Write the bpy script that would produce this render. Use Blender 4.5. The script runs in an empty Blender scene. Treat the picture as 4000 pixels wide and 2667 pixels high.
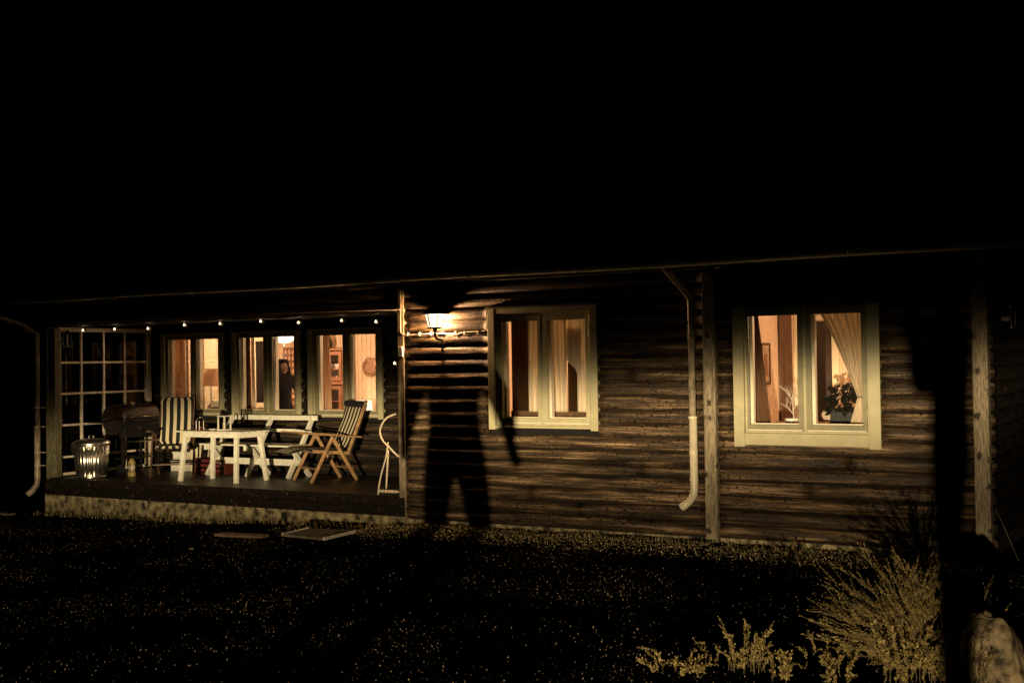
import bpy, math, random
from mathutils import Vector, Matrix, noise
random.seed(7)
S = bpy.context.scene
COL = S.collection
V = Vector

# ------------------------------------------------------------ camera
def set_camera():
    yaw, pitch, roll = -0.5251, 0.0161, -0.0154
    F = V((math.sin(yaw)*math.cos(pitch), math.cos(yaw)*math.cos(pitch), math.sin(pitch)))
    R = F.cross(V((0, 0, 1))).normalized()
    U = R.cross(F)
    c, s = math.cos(roll), math.sin(roll)
    R2 = R*c + U*s
    U2 = U*c - R*s
    cam = bpy.data.cameras.new('camera')
    o = bpy.data.objects.new('camera', cam)
    COL.objects.link(o)
    m = Matrix((R2, U2, -F)).transposed().to_4x4()
    m.translation = V((8.3603, -11.8334, 1.9698))
    o.matrix_world = m
    cam.sensor_width = 36.0
    cam.lens = 4710.25/4000*36
    cam.clip_start = .05
    cam.clip_end = 400
    S.camera = o
set_camera()

# ------------------------------------------------------------ night sky, headlight, exposure
w = bpy.data.worlds.new('World')
S.world = w
w.use_nodes = True
bg = w.node_tree.nodes['Background']
bg.inputs[0].default_value = (.55, .42, .32, 1)
bg.inputs[1].default_value = .00003
S.view_settings.view_transform = 'Standard'
S.view_settings.look = 'None'
S.view_settings.exposure = 0
S.view_settings.gamma = 1

LIGHT_POS = V((10.4, -22.0, .92))
LIGHT_AIM = V((0.8, 0.0, .92))
LIGHT_POWER = 43000.0
BEAM_ROLL = .08      # dipped beam climbs towards the kerb side
def headlight():
    # dipped beam of the car parked on the drive: flat cut-off above, softer below
    l = bpy.data.lights.new('car_headlight', 'SPOT')
    l.energy = LIGHT_POWER
    l.color = (1.0, .78, .47)
    l.shadow_soft_size = .05
    l.spot_size = math.radians(40)
    l.spot_blend = 1.0
    l.use_nodes = True
    nt = l.node_tree
    em = [n for n in nt.nodes if n.type == 'EMISSION'][0]
    tc = nt.nodes.new('ShaderNodeTexCoord')
    sp = nt.nodes.new('ShaderNodeSeparateXYZ')
    nt.links.new(tc.outputs['Normal'], sp.inputs[0])
    at = nt.nodes.new('ShaderNodeMath'); at.operation = 'MULTIPLY_ADD'
    nt.links.new(sp.outputs['Y'], at.inputs[0])
    at.inputs[1].default_value = 1/.24
    at.inputs[2].default_value = .5        # elevation -0.12..0.12 rad -> 0..1
    cr = nt.nodes.new('ShaderNodeValToRGB')
    nt.links.new(at.outputs[0], cr.inputs[0])
    e = cr.color_ramp.elements
    pts = [(-.12, .5), (-.05, .36), (-.035, .20), (-.018, .38), (-.006, .66), (.006, .95), (.014, 1.0), (.021, .80), (.028, .44), (.034, .17), (.040, .055), (.047, .012), (.055, .0015), (.12, .0002)]
    for k, (a, v) in enumerate(pts):
        q = e[0] if k == 0 else (e[-1] if k == len(pts)-1 else e.new(a/.24+.5))
        if k == 0: q.position = 0
        if k == len(pts)-1: q.position = 1
        q.color = (v, v, v, 1)
    nt.links.new(cr.outputs[0], em.inputs['Strength'])
    o = bpy.data.objects.new('car_headlight', l)
    COL.objects.link(o)
    o.location = LIGHT_POS
    o.rotation_euler = ((LIGHT_AIM-LIGHT_POS).to_track_quat('-Z', 'Y') @ Matrix.Rotation(BEAM_ROLL, 3, 'Z').to_quaternion()).to_euler()
headlight()

def lamp_light(name, pos, power, size=.05, color=(1, .58, .28)):
    l = bpy.data.lights.new(name, 'POINT')
    l.energy = power; l.color = color; l.shadow_soft_size = size
    o = bpy.data.objects.new(name, l); COL.objects.link(o); o.location = pos
    return o
WARM = (1, .69, .43)

# ------------------------------------------------------------ materials
def mat(name, col, rough=.7, metal=0, noise_scale=None, var=.3, bump=0, coord='Object', stretch=(1, 1, 1), col2=None, spec=.5, bscale=None):
    m = bpy.data.materials.new(name)
    m.use_nodes = True
    nt = m.node_tree
    b = nt.nodes['Principled BSDF']
    b.inputs['Base Color'].default_value = (*col, 1)
    b.inputs['Roughness'].default_value = rough
    b.inputs['Metallic'].default_value = metal
    b.inputs['Specular IOR Level'].default_value = spec
    if noise_scale:
        tc = nt.nodes.new('ShaderNodeTexCoord')
        mp = nt.nodes.new('ShaderNodeMapping'); mp.inputs['Scale'].default_value = stretch
        nt.links.new(tc.outputs[coord], mp.inputs[0])
        nz = nt.nodes.new('ShaderNodeTexNoise'); nz.inputs['Scale'].default_value = noise_scale
        nz.inputs['Detail'].default_value = 6
        nt.links.new(mp.outputs[0], nz.inputs['Vector'])
        cr = nt.nodes.new('ShaderNodeValToRGB')
        c2 = col2 or tuple(c*(1-var) for c in col)
        cr.color_ramp.elements[0].position = .36; cr.color_ramp.elements[0].color = (*c2, 1)
        cr.color_ramp.elements[1].position = .66; cr.color_ramp.elements[1].color = (*col, 1)
        nt.links.new(nz.outputs[0], cr.inputs[0])
        nt.links.new(cr.outputs[0], b.inputs['Base Color'])
        if bump:
            bp = nt.nodes.new('ShaderNodeBump'); bp.inputs['Strength'].default_value = bump; bp.inputs['Distance'].default_value = .01
            if bscale:
                n2 = nt.nodes.new('ShaderNodeTexNoise'); n2.inputs['Scale'].default_value = bscale; n2.inputs['Detail'].default_value = 5
                nt.links.new(mp.outputs[0], n2.inputs['Vector']); nt.links.new(n2.outputs[0], bp.inputs['Height'])
            else:
                nt.links.new(nz.outputs[0], bp.inputs['Height'])
            nt.links.new(bp.outputs[0], b.inputs['Normal'])
    return m

def siding_material(name='stained_log_siding', tone=1.0):
    m = bpy.data.materials.new(name); m.use_nodes = True
    nt = m.node_tree; N = nt.nodes; L = nt.links
    b = N['Principled BSDF']
    b.inputs['Roughness'].default_value = .62
    b.inputs['Specular IOR Level'].default_value = .35
    g = N.new('ShaderNodeNewGeometry')
    def mapping(sc):
        q = N.new('ShaderNodeMapping'); q.inputs['Scale'].default_value = sc
        L.new(g.outputs['Position'], q.inputs[0]); return q
    grain = N.new('ShaderNodeTexNoise'); grain.inputs['Scale'].default_value = 1; grain.inputs['Detail'].default_value = 8; grain.inputs['Roughness'].default_value = .65
    L.new(mapping((1.4, 10, 30)).outputs[0], grain.inputs['Vector'])
    big = N.new('ShaderNodeTexNoise'); big.inputs['Scale'].default_value = 1; big.inputs['Detail'].default_value = 4
    L.new(mapping((1.3, 1.3, 6.9)).outputs[0], big.inputs['Vector'])
    cr = N.new('ShaderNodeValToRGB')
    e = cr.color_ramp.elements
    e[0].position = .36; e[0].color = (.012, .007, .003, 1)
    e[1].position = .72; e[1].color = (.40, .27, .15, 1)
    q = e.new(.52); q.color = (.070, .044, .021, 1)
    L.new(grain.outputs[0], cr.inputs[0])
    # large patches of wear
    mx = N.new('ShaderNodeMix'); mx.data_type = 'RGBA'; mx.blend_type = 'MULTIPLY'; mx.inputs[0].default_value = 1
    cb = N.new('ShaderNodeValToRGB'); cb.color_ramp.elements[0].position = .3; cb.color_ramp.elements[0].color = (.52, .50, .48, 1)
    cb.color_ramp.elements[1].position = .65; cb.color_ramp.elements[1].color = (1.25, 1.2, 1.15, 1)
    L.new(big.outputs[0], cb.inputs[0]); L.new(cr.outputs[0], mx.inputs['A']); L.new(cb.outputs[0], mx.inputs['B'])
    sp = N.new('ShaderNodeSeparateXYZ'); L.new(g.outputs['Position'], sp.inputs[0])
    fz = N.new('ShaderNodeMath'); fz.operation = 'MULTIPLY_ADD'; fz.inputs[1].default_value = 1/.145; fz.inputs[2].default_value = -.124/.145; L.new(sp.outputs['Z'], fz.inputs[0])
    ff = N.new('ShaderNodeMath'); ff.operation = 'FLOOR'; L.new(fz.outputs[0], ff.inputs[0])
    wn_ = N.new('ShaderNodeTexWhiteNoise'); wn_.noise_dimensions = '1D'; L.new(ff.outputs[0], wn_.inputs['W'])
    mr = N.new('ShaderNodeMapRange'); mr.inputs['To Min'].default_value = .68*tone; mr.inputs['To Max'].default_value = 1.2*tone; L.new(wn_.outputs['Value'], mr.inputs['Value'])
    mb_ = N.new('ShaderNodeVectorMath'); mb_.operation = 'SCALE'; L.new(mx.outputs['Result'], mb_.inputs[0]); L.new(mr.outputs[0], mb_.inputs['Scale'])
    # black resin flecks and knots
    fl = N.new('ShaderNodeTexNoise'); fl.inputs['Scale'].default_value = 1; fl.inputs['Detail'].default_value = 3
    L.new(mapping((24, 24, 50)).outputs[0], fl.inputs['Vector'])
    dens = N.new('ShaderNodeTexNoise'); dens.inputs['Scale'].default_value = 1; dens.inputs['Detail'].default_value = 2
    L.new(mapping((1.1, 1, 2.0)).outputs[0], dens.inputs['Vector'])
    sub = N.new('ShaderNodeMath'); sub.operation = 'MULTIPLY_ADD'; sub.inputs[1].default_value = .30; 
    L.new(dens.outputs[0], sub.inputs[0]); L.new(fl.outputs[0], sub.inputs[2])
    cf = N.new('ShaderNodeValToRGB'); cf.color_ramp.elements[0].position = .735; cf.color_ramp.elements[0].color = (1, 1, 1, 1)
    cf.color_ramp.elements[1].position = .785; cf.color_ramp.elements[1].color = (.14, .12, .11, 1)
    L.new(sub.outputs[0], cf.inputs[0])
    m2 = N.new('ShaderNodeMix'); m2.data_type = 'RGBA'; m2.blend_type = 'MULTIPLY'; m2.inputs[0].default_value = 1
    L.new(mb_.outputs[0], m2.inputs['A']); L.new(cf.outputs[0], m2.inputs['B'])
    L.new(m2.outputs['Result'], b.inputs['Base Color'])
    bp = N.new('ShaderNodeBump'); bp.inputs['Strength'].default_value = .55; bp.inputs['Distance'].default_value = .006
    ad = N.new('ShaderNodeMath'); ad.operation = 'SUBTRACT'
    L.new(grain.outputs[0], ad.inputs[0]); L.new(fl.outputs[0], ad.inputs[1])
    L.new(ad.outputs[0], bp.inputs['Height']); L.new(bp.outputs[0], b.inputs['Normal'])
    return m

def emis(name, col, strength):
    m = bpy.data.materials.new(name); m.use_nodes = True
    nt = m.node_tree; nt.nodes.clear()
    e = nt.nodes.new('ShaderNodeEmission'); e.inputs[0].default_value = (*col, 1); e.inputs[1].default_value = strength
    o = nt.nodes.new('ShaderNodeOutputMaterial'); nt.links.new(e.outputs[0], o.inputs[0])
    return m

def glass_mat(name, tint=(1, 1, 1), gloss=.45):
    m = bpy.data.materials.new(name); m.use_nodes = True
    nt = m.node_tree; nt.nodes.clear()
    t = nt.nodes.new('ShaderNodeBsdfTransparent'); t.inputs[0].default_value = (*tint, 1)
    g = nt.nodes.new('ShaderNodeBsdfGlossy'); g.inputs['Roughness'].default_value = .02
    f = nt.nodes.new('ShaderNodeFresnel'); f.inputs[0].default_value = 1.45
    mx = nt.nodes.new('ShaderNodeMixShader'); o = nt.nodes.new('ShaderNodeOutputMaterial')
    k = nt.nodes.new('ShaderNodeMath'); k.operation = 'MULTIPLY'; k.inputs[1].default_value = gloss
    nt.links.new(f.outputs[0], k.inputs[0]); nt.links.new(k.outputs[0], mx.inputs[0]); nt.links.new(t.outputs[0], mx.inputs[1]); nt.links.new(g.outputs[0], mx.inputs[2]); nt.links.new(mx.outputs[0], o.inputs[0])
    return m

def cloth_mat(name, col, trans=.45, streak=40):
    m = bpy.data.materials.new(name); m.use_nodes = True
    nt = m.node_tree; nt.nodes.clear()
    d = nt.nodes.new('ShaderNodeBsdfDiffuse'); t = nt.nodes.new('ShaderNodeBsdfTranslucent')
    tc = nt.nodes.new('ShaderNodeTexCoord'); mp = nt.nodes.new('ShaderNodeMapping'); mp.inputs['Scale'].default_value = (streak, streak, 1.5)
    nz = nt.nodes.new('ShaderNodeTexNoise'); nz.inputs['Scale'].default_value = 1; nz.inputs['Detail'].default_value = 6
    cr = nt.nodes.new('ShaderNodeValToRGB')
    cr.color_ramp.elements[0].position = .3; cr.color_ramp.elements[0].color = (*[c*.66 for c in col], 1)
    cr.color_ramp.elements[1].position = .6; cr.color_ramp.elements[1].color = (*col, 1)
    nt.links.new(tc.outputs['Object'], mp.inputs[0]); nt.links.new(mp.outputs[0], nz.inputs['Vector']); nt.links.new(nz.outputs[0], cr.inputs[0])
    nt.links.new(cr.outputs[0], d.inputs[0]); nt.links.new(cr.outputs[0], t.inputs[0])
    mx = nt.nodes.new('ShaderNodeMixShader'); mx.inputs[0].default_value = trans
    o = nt.nodes.new('ShaderNodeOutputMaterial')
    nt.links.new(d.outputs[0], mx.inputs[1]); nt.links.new(t.outputs[0], mx.inputs[2]); nt.links.new(mx.outputs[0], o.inputs[0])
    return m

def stripe_mat(name):
    # cushion fabric: cream and black stripes along the length (UV x), small weave checks in the cream
    m = bpy.data.materials.new(name); m.use_nodes = True
    nt = m.node_tree; N = nt.nodes; L = nt.links; b = N['Principled BSDF']; b.inputs['Roughness'].default_value = .9
    uv = N.new('ShaderNodeUVMap'); uv.uv_map = 'UVMap'
    sx = N.new('ShaderNodeSeparateXYZ'); L.new(uv.outputs[0], sx.inputs[0])
    mu = N.new('ShaderNodeMath'); mu.operation = 'MULTIPLY'; mu.inputs[1].default_value = 4.6; L.new(sx.outputs[0], mu.inputs[0])
    ad = N.new('ShaderNodeMath'); ad.operation = 'ADD'; ad.inputs[1].default_value = .2; L.new(mu.outputs[0], ad.inputs[0])
    fr = N.new('ShaderNodeMath'); fr.operation = 'FRACT'; L.new(ad.outputs[0], fr.inputs[0])
    gt = N.new('ShaderNodeMath'); gt.operation = 'GREATER_THAN'; gt.inputs[1].default_value = .54; L.new(fr.outputs[0], gt.inputs[0])
    wv = N.new('ShaderNodeTexChecker'); wv.inputs['Scale'].default_value = 60; L.new(uv.outputs[0], wv.inputs[0])
    wv.inputs[1].default_value = (.80, .70, .46, 1); wv.inputs[2].default_value = (.62, .50, .28, 1)
    mx = N.new('ShaderNodeMix'); mx.data_type = 'RGBA'
    L.new(gt.outputs[0], mx.inputs[0]); mx.inputs['A'].default_value = (.010, .009, .009, 1); L.new(wv.outputs[0], mx.inputs['B'])
    L.new(mx.outputs['Result'], b.inputs['Base Color'])
    return m

def _flecks(m):
    # small pale spots where the paint has peeled
    nt = m.node_tree; b = nt.nodes['Principled BSDF']; src = b.inputs['Base Color'].links[0].from_socket
    tc = nt.nodes.new('ShaderNodeTexCoord'); mp = nt.nodes.new('ShaderNodeMapping'); mp.inputs['Scale'].default_value = (45, 45, 22); nt.links.new(tc.outputs['Object'], mp.inputs[0])
    nz = nt.nodes.new('ShaderNodeTexNoise'); nz.inputs['Scale'].default_value = 1; nz.inputs['Detail'].default_value = 3; nt.links.new(mp.outputs[0], nz.inputs['Vector'])
    cr = nt.nodes.new('ShaderNodeValToRGB'); cr.color_ramp.elements[0].position = .66; cr.color_ramp.elements[0].color = (0, 0, 0, 1); cr.color_ramp.elements[1].position = .72; cr.color_ramp.elements[1].color = (1, 1, 1, 1)
    nt.links.new(nz.outputs[0], cr.inputs[0]); mx = nt.nodes.new('ShaderNodeMix'); mx.data_type = 'RGBA'
    nt.links.new(cr.outputs[0], mx.inputs[0]); nt.links.new(src, mx.inputs['A']); mx.inputs['B'].default_value = (.17, .13, .07, 1); nt.links.new(mx.outputs['Result'], b.inputs['Base Color'])
M = {}
M['siding'] = siding_material()
M['shaded_siding'] = siding_material('shade_toned_log_siding', .36)  # same logs darkened: shade of porch recess and end wall put in the colour
M['groove'] = mat('groove_shade_core', (.006, .004, .003), .95, noise_scale=20, var=.4)  # near-black core colour stands in for the shade in the log grooves
M['roof'] = mat('dark_roofing', (.03, .024, .02), .9, noise_scale=8, var=.5)
M['dark_wood'] = mat('dark_stained_wood', (.045, .030, .020), .6, noise_scale=6, var=.5, bump=.4, stretch=(1, 6, 6))
M['deck'] = mat('wet_dark_deck_wood', (.022, .014, .009), .40, noise_scale=5, var=.6, bump=.5, stretch=(1, 12, 12))
M['deck_edge'] = mat('peeling_dark_board', (.010, .006, .004), .7, noise_scale=30, var=.6, bump=.5, stretch=(1, 1, .6), spec=.2)
_flecks(M['deck_edge'])
M['olive_sash'] = mat('darker_olive_sash_paint', (.25, .225, .125), .5, noise_scale=9, var=.2, bump=.15, bscale=60)
M['olive'] = mat('pale_olive_window_paint', (.46, .41, .24), .5, noise_scale=9, var=.14, bump=.15, bscale=60)
M['olive_post'] = mat('weathered_olive_post', (.15, .135, .07), .7, noise_scale=35, var=.55, bump=.6, stretch=(1, 1, .35))
M['timber'] = mat('rough_grey_timber', (.34, .27, .17), .85, noise_scale=60, var=.62, bump=.9, stretch=(1.2, 1.2, .16))
def _knots(m, scale, thr, dark=.12):
    nt = m.node_tree; b = nt.nodes['Principled BSDF']; src = b.inputs['Base Color'].links[0].from_socket
    tc = nt.nodes.new('ShaderNodeTexCoord'); mp = nt.nodes.new('ShaderNodeMapping'); mp.inputs['Scale'].default_value = (1, 1, .75); nt.links.new(tc.outputs['Object'], mp.inputs[0])
    nz = nt.nodes.new('ShaderNodeTexNoise'); nz.inputs['Scale'].default_value = 30; nt.links.new(mp.outputs[0], nz.inputs['Vector'])
    ad = nt.nodes.new('ShaderNodeMix'); ad.data_type = 'VECTOR'; ad.inputs['Factor'].default_value = .05; nt.links.new(mp.outputs[0], ad.inputs['A']); nt.links.new(nz.outputs['Color'], ad.inputs['B'])
    vo = nt.nodes.new('ShaderNodeTexVoronoi'); vo.inputs['Scale'].default_value = scale; nt.links.new(ad.outputs['Result'], vo.inputs['Vector'])
    cr = nt.nodes.new('ShaderNodeValToRGB'); cr.color_ramp.elements[0].position = thr*.55; cr.color_ramp.elements[0].color = (dark, dark*.8, dark*.6, 1); cr.color_ramp.elements[1].position = thr; cr.color_ramp.elements[1].color = (1, 1, 1, 1)
    nt.links.new(vo.outputs['Distance'], cr.inputs[0]); mx = nt.nodes.new('ShaderNodeMix'); mx.data_type = 'RGBA'; mx.blend_type = 'MULTIPLY'; mx.inputs[0].default_value = 1
    nt.links.new(src, mx.inputs['A']); nt.links.new(cr.outputs[0], mx.inputs['B']); nt.links.new(mx.outputs['Result'], b.inputs['Base Color'])
_knots(M['timber'], 9, .30)
M['post_old'] = mat('old_cream_corner_post', (.25, .19, .115), .7, noise_scale=16, var=.6, bump=.4, stretch=(1, 1, .4))
M['white_paint'] = mat('chipped_white_paint', (.86, .82, .66), .5, noise_scale=14, var=.22, bump=.15)
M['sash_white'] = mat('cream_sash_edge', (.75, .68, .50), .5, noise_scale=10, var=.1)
M['muntin'] = mat('cream_glazing_bar_paint', (.84, .72, .54), .55, noise_scale=20, var=.25, bump=.2)
M['concrete'] = mat('mossy_concrete', (.42, .34, .18), .9, noise_scale=9, var=.93, bump=.9)
M['zinc_pipe'] = mat('pale_plastic_pipe', (.66, .58, .40), .38, noise_scale=8, var=.22)
M['left_pipe'] = mat('weathered_plastic_pipe', (.36, .29, .19), .45, noise_scale=9, var=.6)
M['old_pipe'] = mat('dark_weathered_pipe', (.22, .18, .12), .4, noise_scale=14, var=.65)
M['galv'] = mat('galvanised_steel', (.80, .76, .66), .30, metal=1, noise_scale=30, var=.35)
M['black_metal'] = mat('black_enamelled_steel', (.014, .012, .011), .42, noise_scale=20, var=.5)
M['rust_lid'] = mat('rusty_grill_lid', (.026, .013, .008), .30, noise_scale=9, var=.75)
M['steel'] = mat('bright_steel_rod', (.60, .55, .48), .25, metal=1, noise_scale=40, var=.2)
M['teak'] = mat('worn_teak_wood', (.42, .24, .10), .55, noise_scale=7, var=.45, bump=.3, stretch=(2, 2, 2))
M['dark_teak'] = mat('dark_teak_wood', (.13, .065, .030), .5, noise_scale=12, var=.5, bump=.3)
M['black_cloth'] = mat('black_cloth', (.010, .009, .009), .95, noise_scale=60, var=.3)
M['stripe'] = stripe_mat('striped_cushion_fabric')
M['cord'] = mat('white_cord', (.66, .54, .38), .6, noise_scale=25, var=.3)
M['glass'] = glass_mat('window_glass')
M['dark_glass'] = glass_mat('bottle_glass', (.5, .36, .25))
M['blind'] = None
M['blind'] = cloth_mat('brown_roller_blind', (.085, .050, .022), .7, 260)
M['curtain'] = cloth_mat('cream_linen_curtain', (.84, .72, .52), .3, 55)
M['curtain_sheer'] = cloth_mat('warm_sheer_curtain', (.80, .60, .42), .55, 30)
M['curtain_brown'] = cloth_mat('brown_side_curtain', (.22, .12, .07), .3, 30)
M['plank'] = mat('peach_panelling_paint', (.76, .53, .34), .6, noise_scale=3, var=.12, stretch=(1, 1, .3))
M['cream_wall'] = mat('cream_joinery_paint', (.78, .66, .43), .6, noise_scale=3, var=.1)
M['ceil'] = mat('cream_ceiling', (.70, .58, .42), .8, noise_scale=3, var=.1)
M['floor_in'] = mat('brown_floor', (.20, .11, .06), .5, noise_scale=4, var=.3)
M['dark_in'] = mat('dark_doorway_wood', (.05, .026, .015), .7, noise_scale=5, var=.4)
M['red_wood'] = mat('red_brown_cabinet_paint', (.36, .15, .07), .5, noise_scale=8, var=.25)
M['red'] = mat('faded_red_plastic', (.13, .025, .016), .5, noise_scale=12, var=.3)
M['white_ceramic'] = mat('white_glazed_ceramic', (.80, .76, .66), .25, noise_scale=5, var=.05)
M['shade'] = emis('glowing_lamp_shade', (1, .80, .52), 1.7)
M['shade_dim'] = cloth_mat('fabric_floor_lamp_shade', (.80, .56, .38), .55, 6)
M['pend'] = emis('glowing_pendant_glass', (1, .82, .5), 3.2)
M['lamp_glass'] = emis('lit_lantern_glass', (1, .78, .48), 2.6)
def _see_through(m, k):
    nt = m.node_tree; em = [n for n in nt.nodes if n.type == 'EMISSION'][0]; out = [n for n in nt.nodes if n.type == 'OUTPUT_MATERIAL'][0]
    t = nt.nodes.new('ShaderNodeBsdfTransparent'); mx = nt.nodes.new('ShaderNodeMixShader'); mx.inputs[0].default_value = k
    nt.links.new(em.outputs[0], mx.inputs[1]); nt.links.new(t.outputs[0], mx.inputs[2]); nt.links.new(mx.outputs[0], out.inputs[0])
_see_through(M['lamp_glass'], .5)
M['bulb'] = emis('lit_bulb_and_glint', (1, .80, .48), 4.0)  # lantern bulb, and the glints painted on the string bulbs
M['bulb_glass'] = mat('milky_bulb_glass', (.75, .62, .42), .12, noise_scale=70, var=.7)
M['skin'] = mat('skin', (.60, .38, .26), .5, noise_scale=20, var=.08)
M['hair'] = mat('long_black_hair', (.008, .006, .005), .55, spec=.25, noise_scale=90, var=.4, stretch=(1, 1, .1))
M['ink'] = mat('dark_iris', (.02, .012, .01), .3, noise_scale=20, var=.1)
M['lips'] = mat('lips', (.36, .11, .09), .5, noise_scale=20, var=.1)
M['teeth'] = mat('teeth', (.78, .72, .62), .3, noise_scale=20, var=.05)
M['denim'] = mat('dark_trousers', (.02, .022, .03), .9, noise_scale=60, var=.3)
M['ground'] = mat('dark_soil', (.005, .0033, .002), 1.0, spec=0, noise_scale=6, var=.5, bump=.6, bscale=40)
M['blade'] = mat('grass_blade', (.022, .016, .008), .9, spec=.1, noise_scale=14, var=.9)
M['leaf_dead'] = mat('dead_leaf', (.40, .28, .17), .5, noise_scale=37, var=.92)
M['broom'] = mat('olive_broom_foliage', (.50, .37, .11), .6, noise_scale=38, var=.88)
M['broom_stem'] = mat('brown_broom_stem', (.15, .11, .05), .7, noise_scale=20, var=.4)
M['weed'] = mat('weed_leaf', (.52, .42, .20), .6, noise_scale=31, var=.9)
M['rock'] = mat('mottled_granite', (.36, .27, .15), .85, noise_scale=14, var=.92, bump=.9, bscale=22)
M['brick'] = mat('dark_red_brick', (.20, .10, .06), .85, noise_scale=30, var=.5, bump=.5)
M['mortar'] = mat('grey_mortar', (.12, .10, .08), .95, noise_scale=30, var=.3)
M['slab'] = mat('pale_paving', (.22, .145, .09), .85, noise_scale=20, var=.5, bump=.4)
M['plate'] = mat('patterned_brass_plate', (.46, .24, .12), .35, metal=.4, noise_scale=38, var=.85, col2=(.05, .025, .02))
M['tapestry'] = mat('brown_wall_hanging_cloth', (.30, .15, .08), .9, noise_scale=30, var=.4)
M['spot'] = mat('pale_woven_motif', (.72, .45, .30), .9, noise_scale=30, var=.15)
M['picture'] = mat('faded_print_paper', (.60, .38, .22), .8, noise_scale=16, var=.45)
M['plant_dark'] = mat('dark_houseplant_leaf', (.008, .009, .006), .5, noise_scale=12, var=.4)
M['candle'] = mat('cream_candle_wax', (.70, .55, .34), .5, noise_scale=10, var=.1)
M['yellow'] = mat('yellow_plastic', (.34, .25, .07), .45, noise_scale=14, var=.2)
M['driftwood'] = mat('bleached_driftwood', (.70, .60, .48), .7, noise_scale=20, var=.3)
M['screen_glass'] = glass_mat('old_porch_glass', (.85, .82, .75), .12)

# ------------------------------------------------------------ mesh builder
class MB:
    def __init__(s): s.v = []; s.f = []; s.uv = {}
    def add(s, vs, fs):
        n = len(s.v); s.v += [tuple(q) for q in vs]; s.f += [tuple(i+n for i in f) for f in fs]; return s
    def box(s, x0, x1, y0, y1, z0, z1):
        vs = [(x, y, z) for z in (z0, z1) for y in (y0, y1) for x in (x0, x1)]
        return s.add(vs, [(0, 2, 3, 1), (4, 5, 7, 6), (0, 1, 5, 4), (2, 6, 7, 3), (0, 4, 6, 2), (1, 3, 7, 5)])
    def bar(s, a, b, wd, th, up=V((0, 0, 1)), taper=1.0):
        a, b = V(a), V(b); d = (b-a).normalized(); up = V(up)
        x = d.cross(up)
        if x.length < 1e-4: x = d.cross(V((0, 1, 0)))
        x.normalize(); y = x.cross(d)
        vs = []
        for p, t in ((a, 1), (b, taper)):
            for i, j in ((-1, -1), (1, -1), (1, 1), (-1, 1)): vs.append(p + x*(i*wd/2*t) + y*(j*th/2*t))
        return s.add(vs, [(3, 2, 1, 0), (4, 5, 6, 7), (0, 1, 5, 4), (1, 2, 6, 5), (2, 3, 7, 6), (3, 0, 4, 7)])
    def tube(s, pts, r, n=8, cap=True):
        pts = [V(p) for p in pts]; rs = r if isinstance(r, (list, tuple)) else [r]*len(pts)
        vs = []; px = None
        for i, p in enumerate(pts):
            d = (pts[min(i+1, len(pts)-1)] - pts[max(i-1, 0)]).normalized()
            x = (px - d*px.dot(d)) if px else d.cross(V((0, 0, 1)) if abs(d.z) < .9 else V((1, 0, 0)))
            x.normalize(); px = x; y = d.cross(x)
            for k in range(n):
                a = 2*math.pi*k/n; vs.append(p + x*(rs[i]*math.cos(a)) + y*(rs[i]*math.sin(a)))
        fs = []
        for i in range(len(pts)-1):
            for k in range(n):
                k2 = (k+1) % n; fs.append((i*n+k, i*n+k2, (i+1)*n+k2, (i+1)*n+k))
        if cap: fs += [tuple(reversed(range(n))), tuple(range((len(pts)-1)*n, len(pts)*n))]
        return s.add(vs, fs)
    def lathe(s, c, prof, n=24, sx=1, sy=1, flute=0, nf=20):
        vs = []
        for r, z in prof:
            for k in range(n):
                a = 2*math.pi*k/n; rr = r*(1+flute*math.cos(nf*a)) if flute else r
                vs.append((c[0]+rr*math.cos(a)*sx, c[1]+rr*math.sin(a)*sy, c[2]+z))
        fs = [(i*n+k, i*n+(k+1) % n, (i+1)*n+(k+1) % n, (i+1)*n+k) for i in range(len(prof)-1) for k in range(n)]
        fs += [tuple(reversed(range(n))), tuple(range((len(prof)-1)*n, len(prof)*n))]
        return s.add(vs, fs)
    def ball(s, c, r, n=10, sc=(1, 1, 1)):
        m = max(4, n//2)
        prof = [(max(1e-4, math.sin(math.pi*i/m))*r, -math.cos(math.pi*i/m)*r*sc[2]) for i in range(m+1)]
        return s.lathe(c, prof, n, sc[0], sc[1])
    def build(s, name, m, parent=None, smooth=False, bevel=0, origin=None):
        me = bpy.data.meshes.new(name)
        o_ = V(origin) if origin else V((0, 0, 0))
        me.from_pydata([tuple(V(q)-o_) for q in s.v], [], s.f); me.update()
        for q in (m if isinstance(m, list) else [m]): me.materials.append(M[q] if isinstance(q, str) else q)
        if smooth: me.shade_smooth()
        o = bpy.data.objects.new(name, me); COL.objects.link(o)
        if origin: o.location = o_
        if parent:
            o.parent = parent
            if origin is None or parent.type == 'EMPTY' or True:
                o.matrix_parent_inverse = parent_world(parent).inverted()
        if bevel:
            b = o.modifiers.new('bevel', 'BEVEL'); b.width = bevel; b.segments = 2; b.limit_method = 'ANGLE'
        return o

def parent_world(o):
    m = Matrix.LocRotScale(o.location, o.rotation_euler, o.scale)
    if o.parent: m = parent_world(o.parent) @ o.matrix_parent_inverse @ m
    return m

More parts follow.
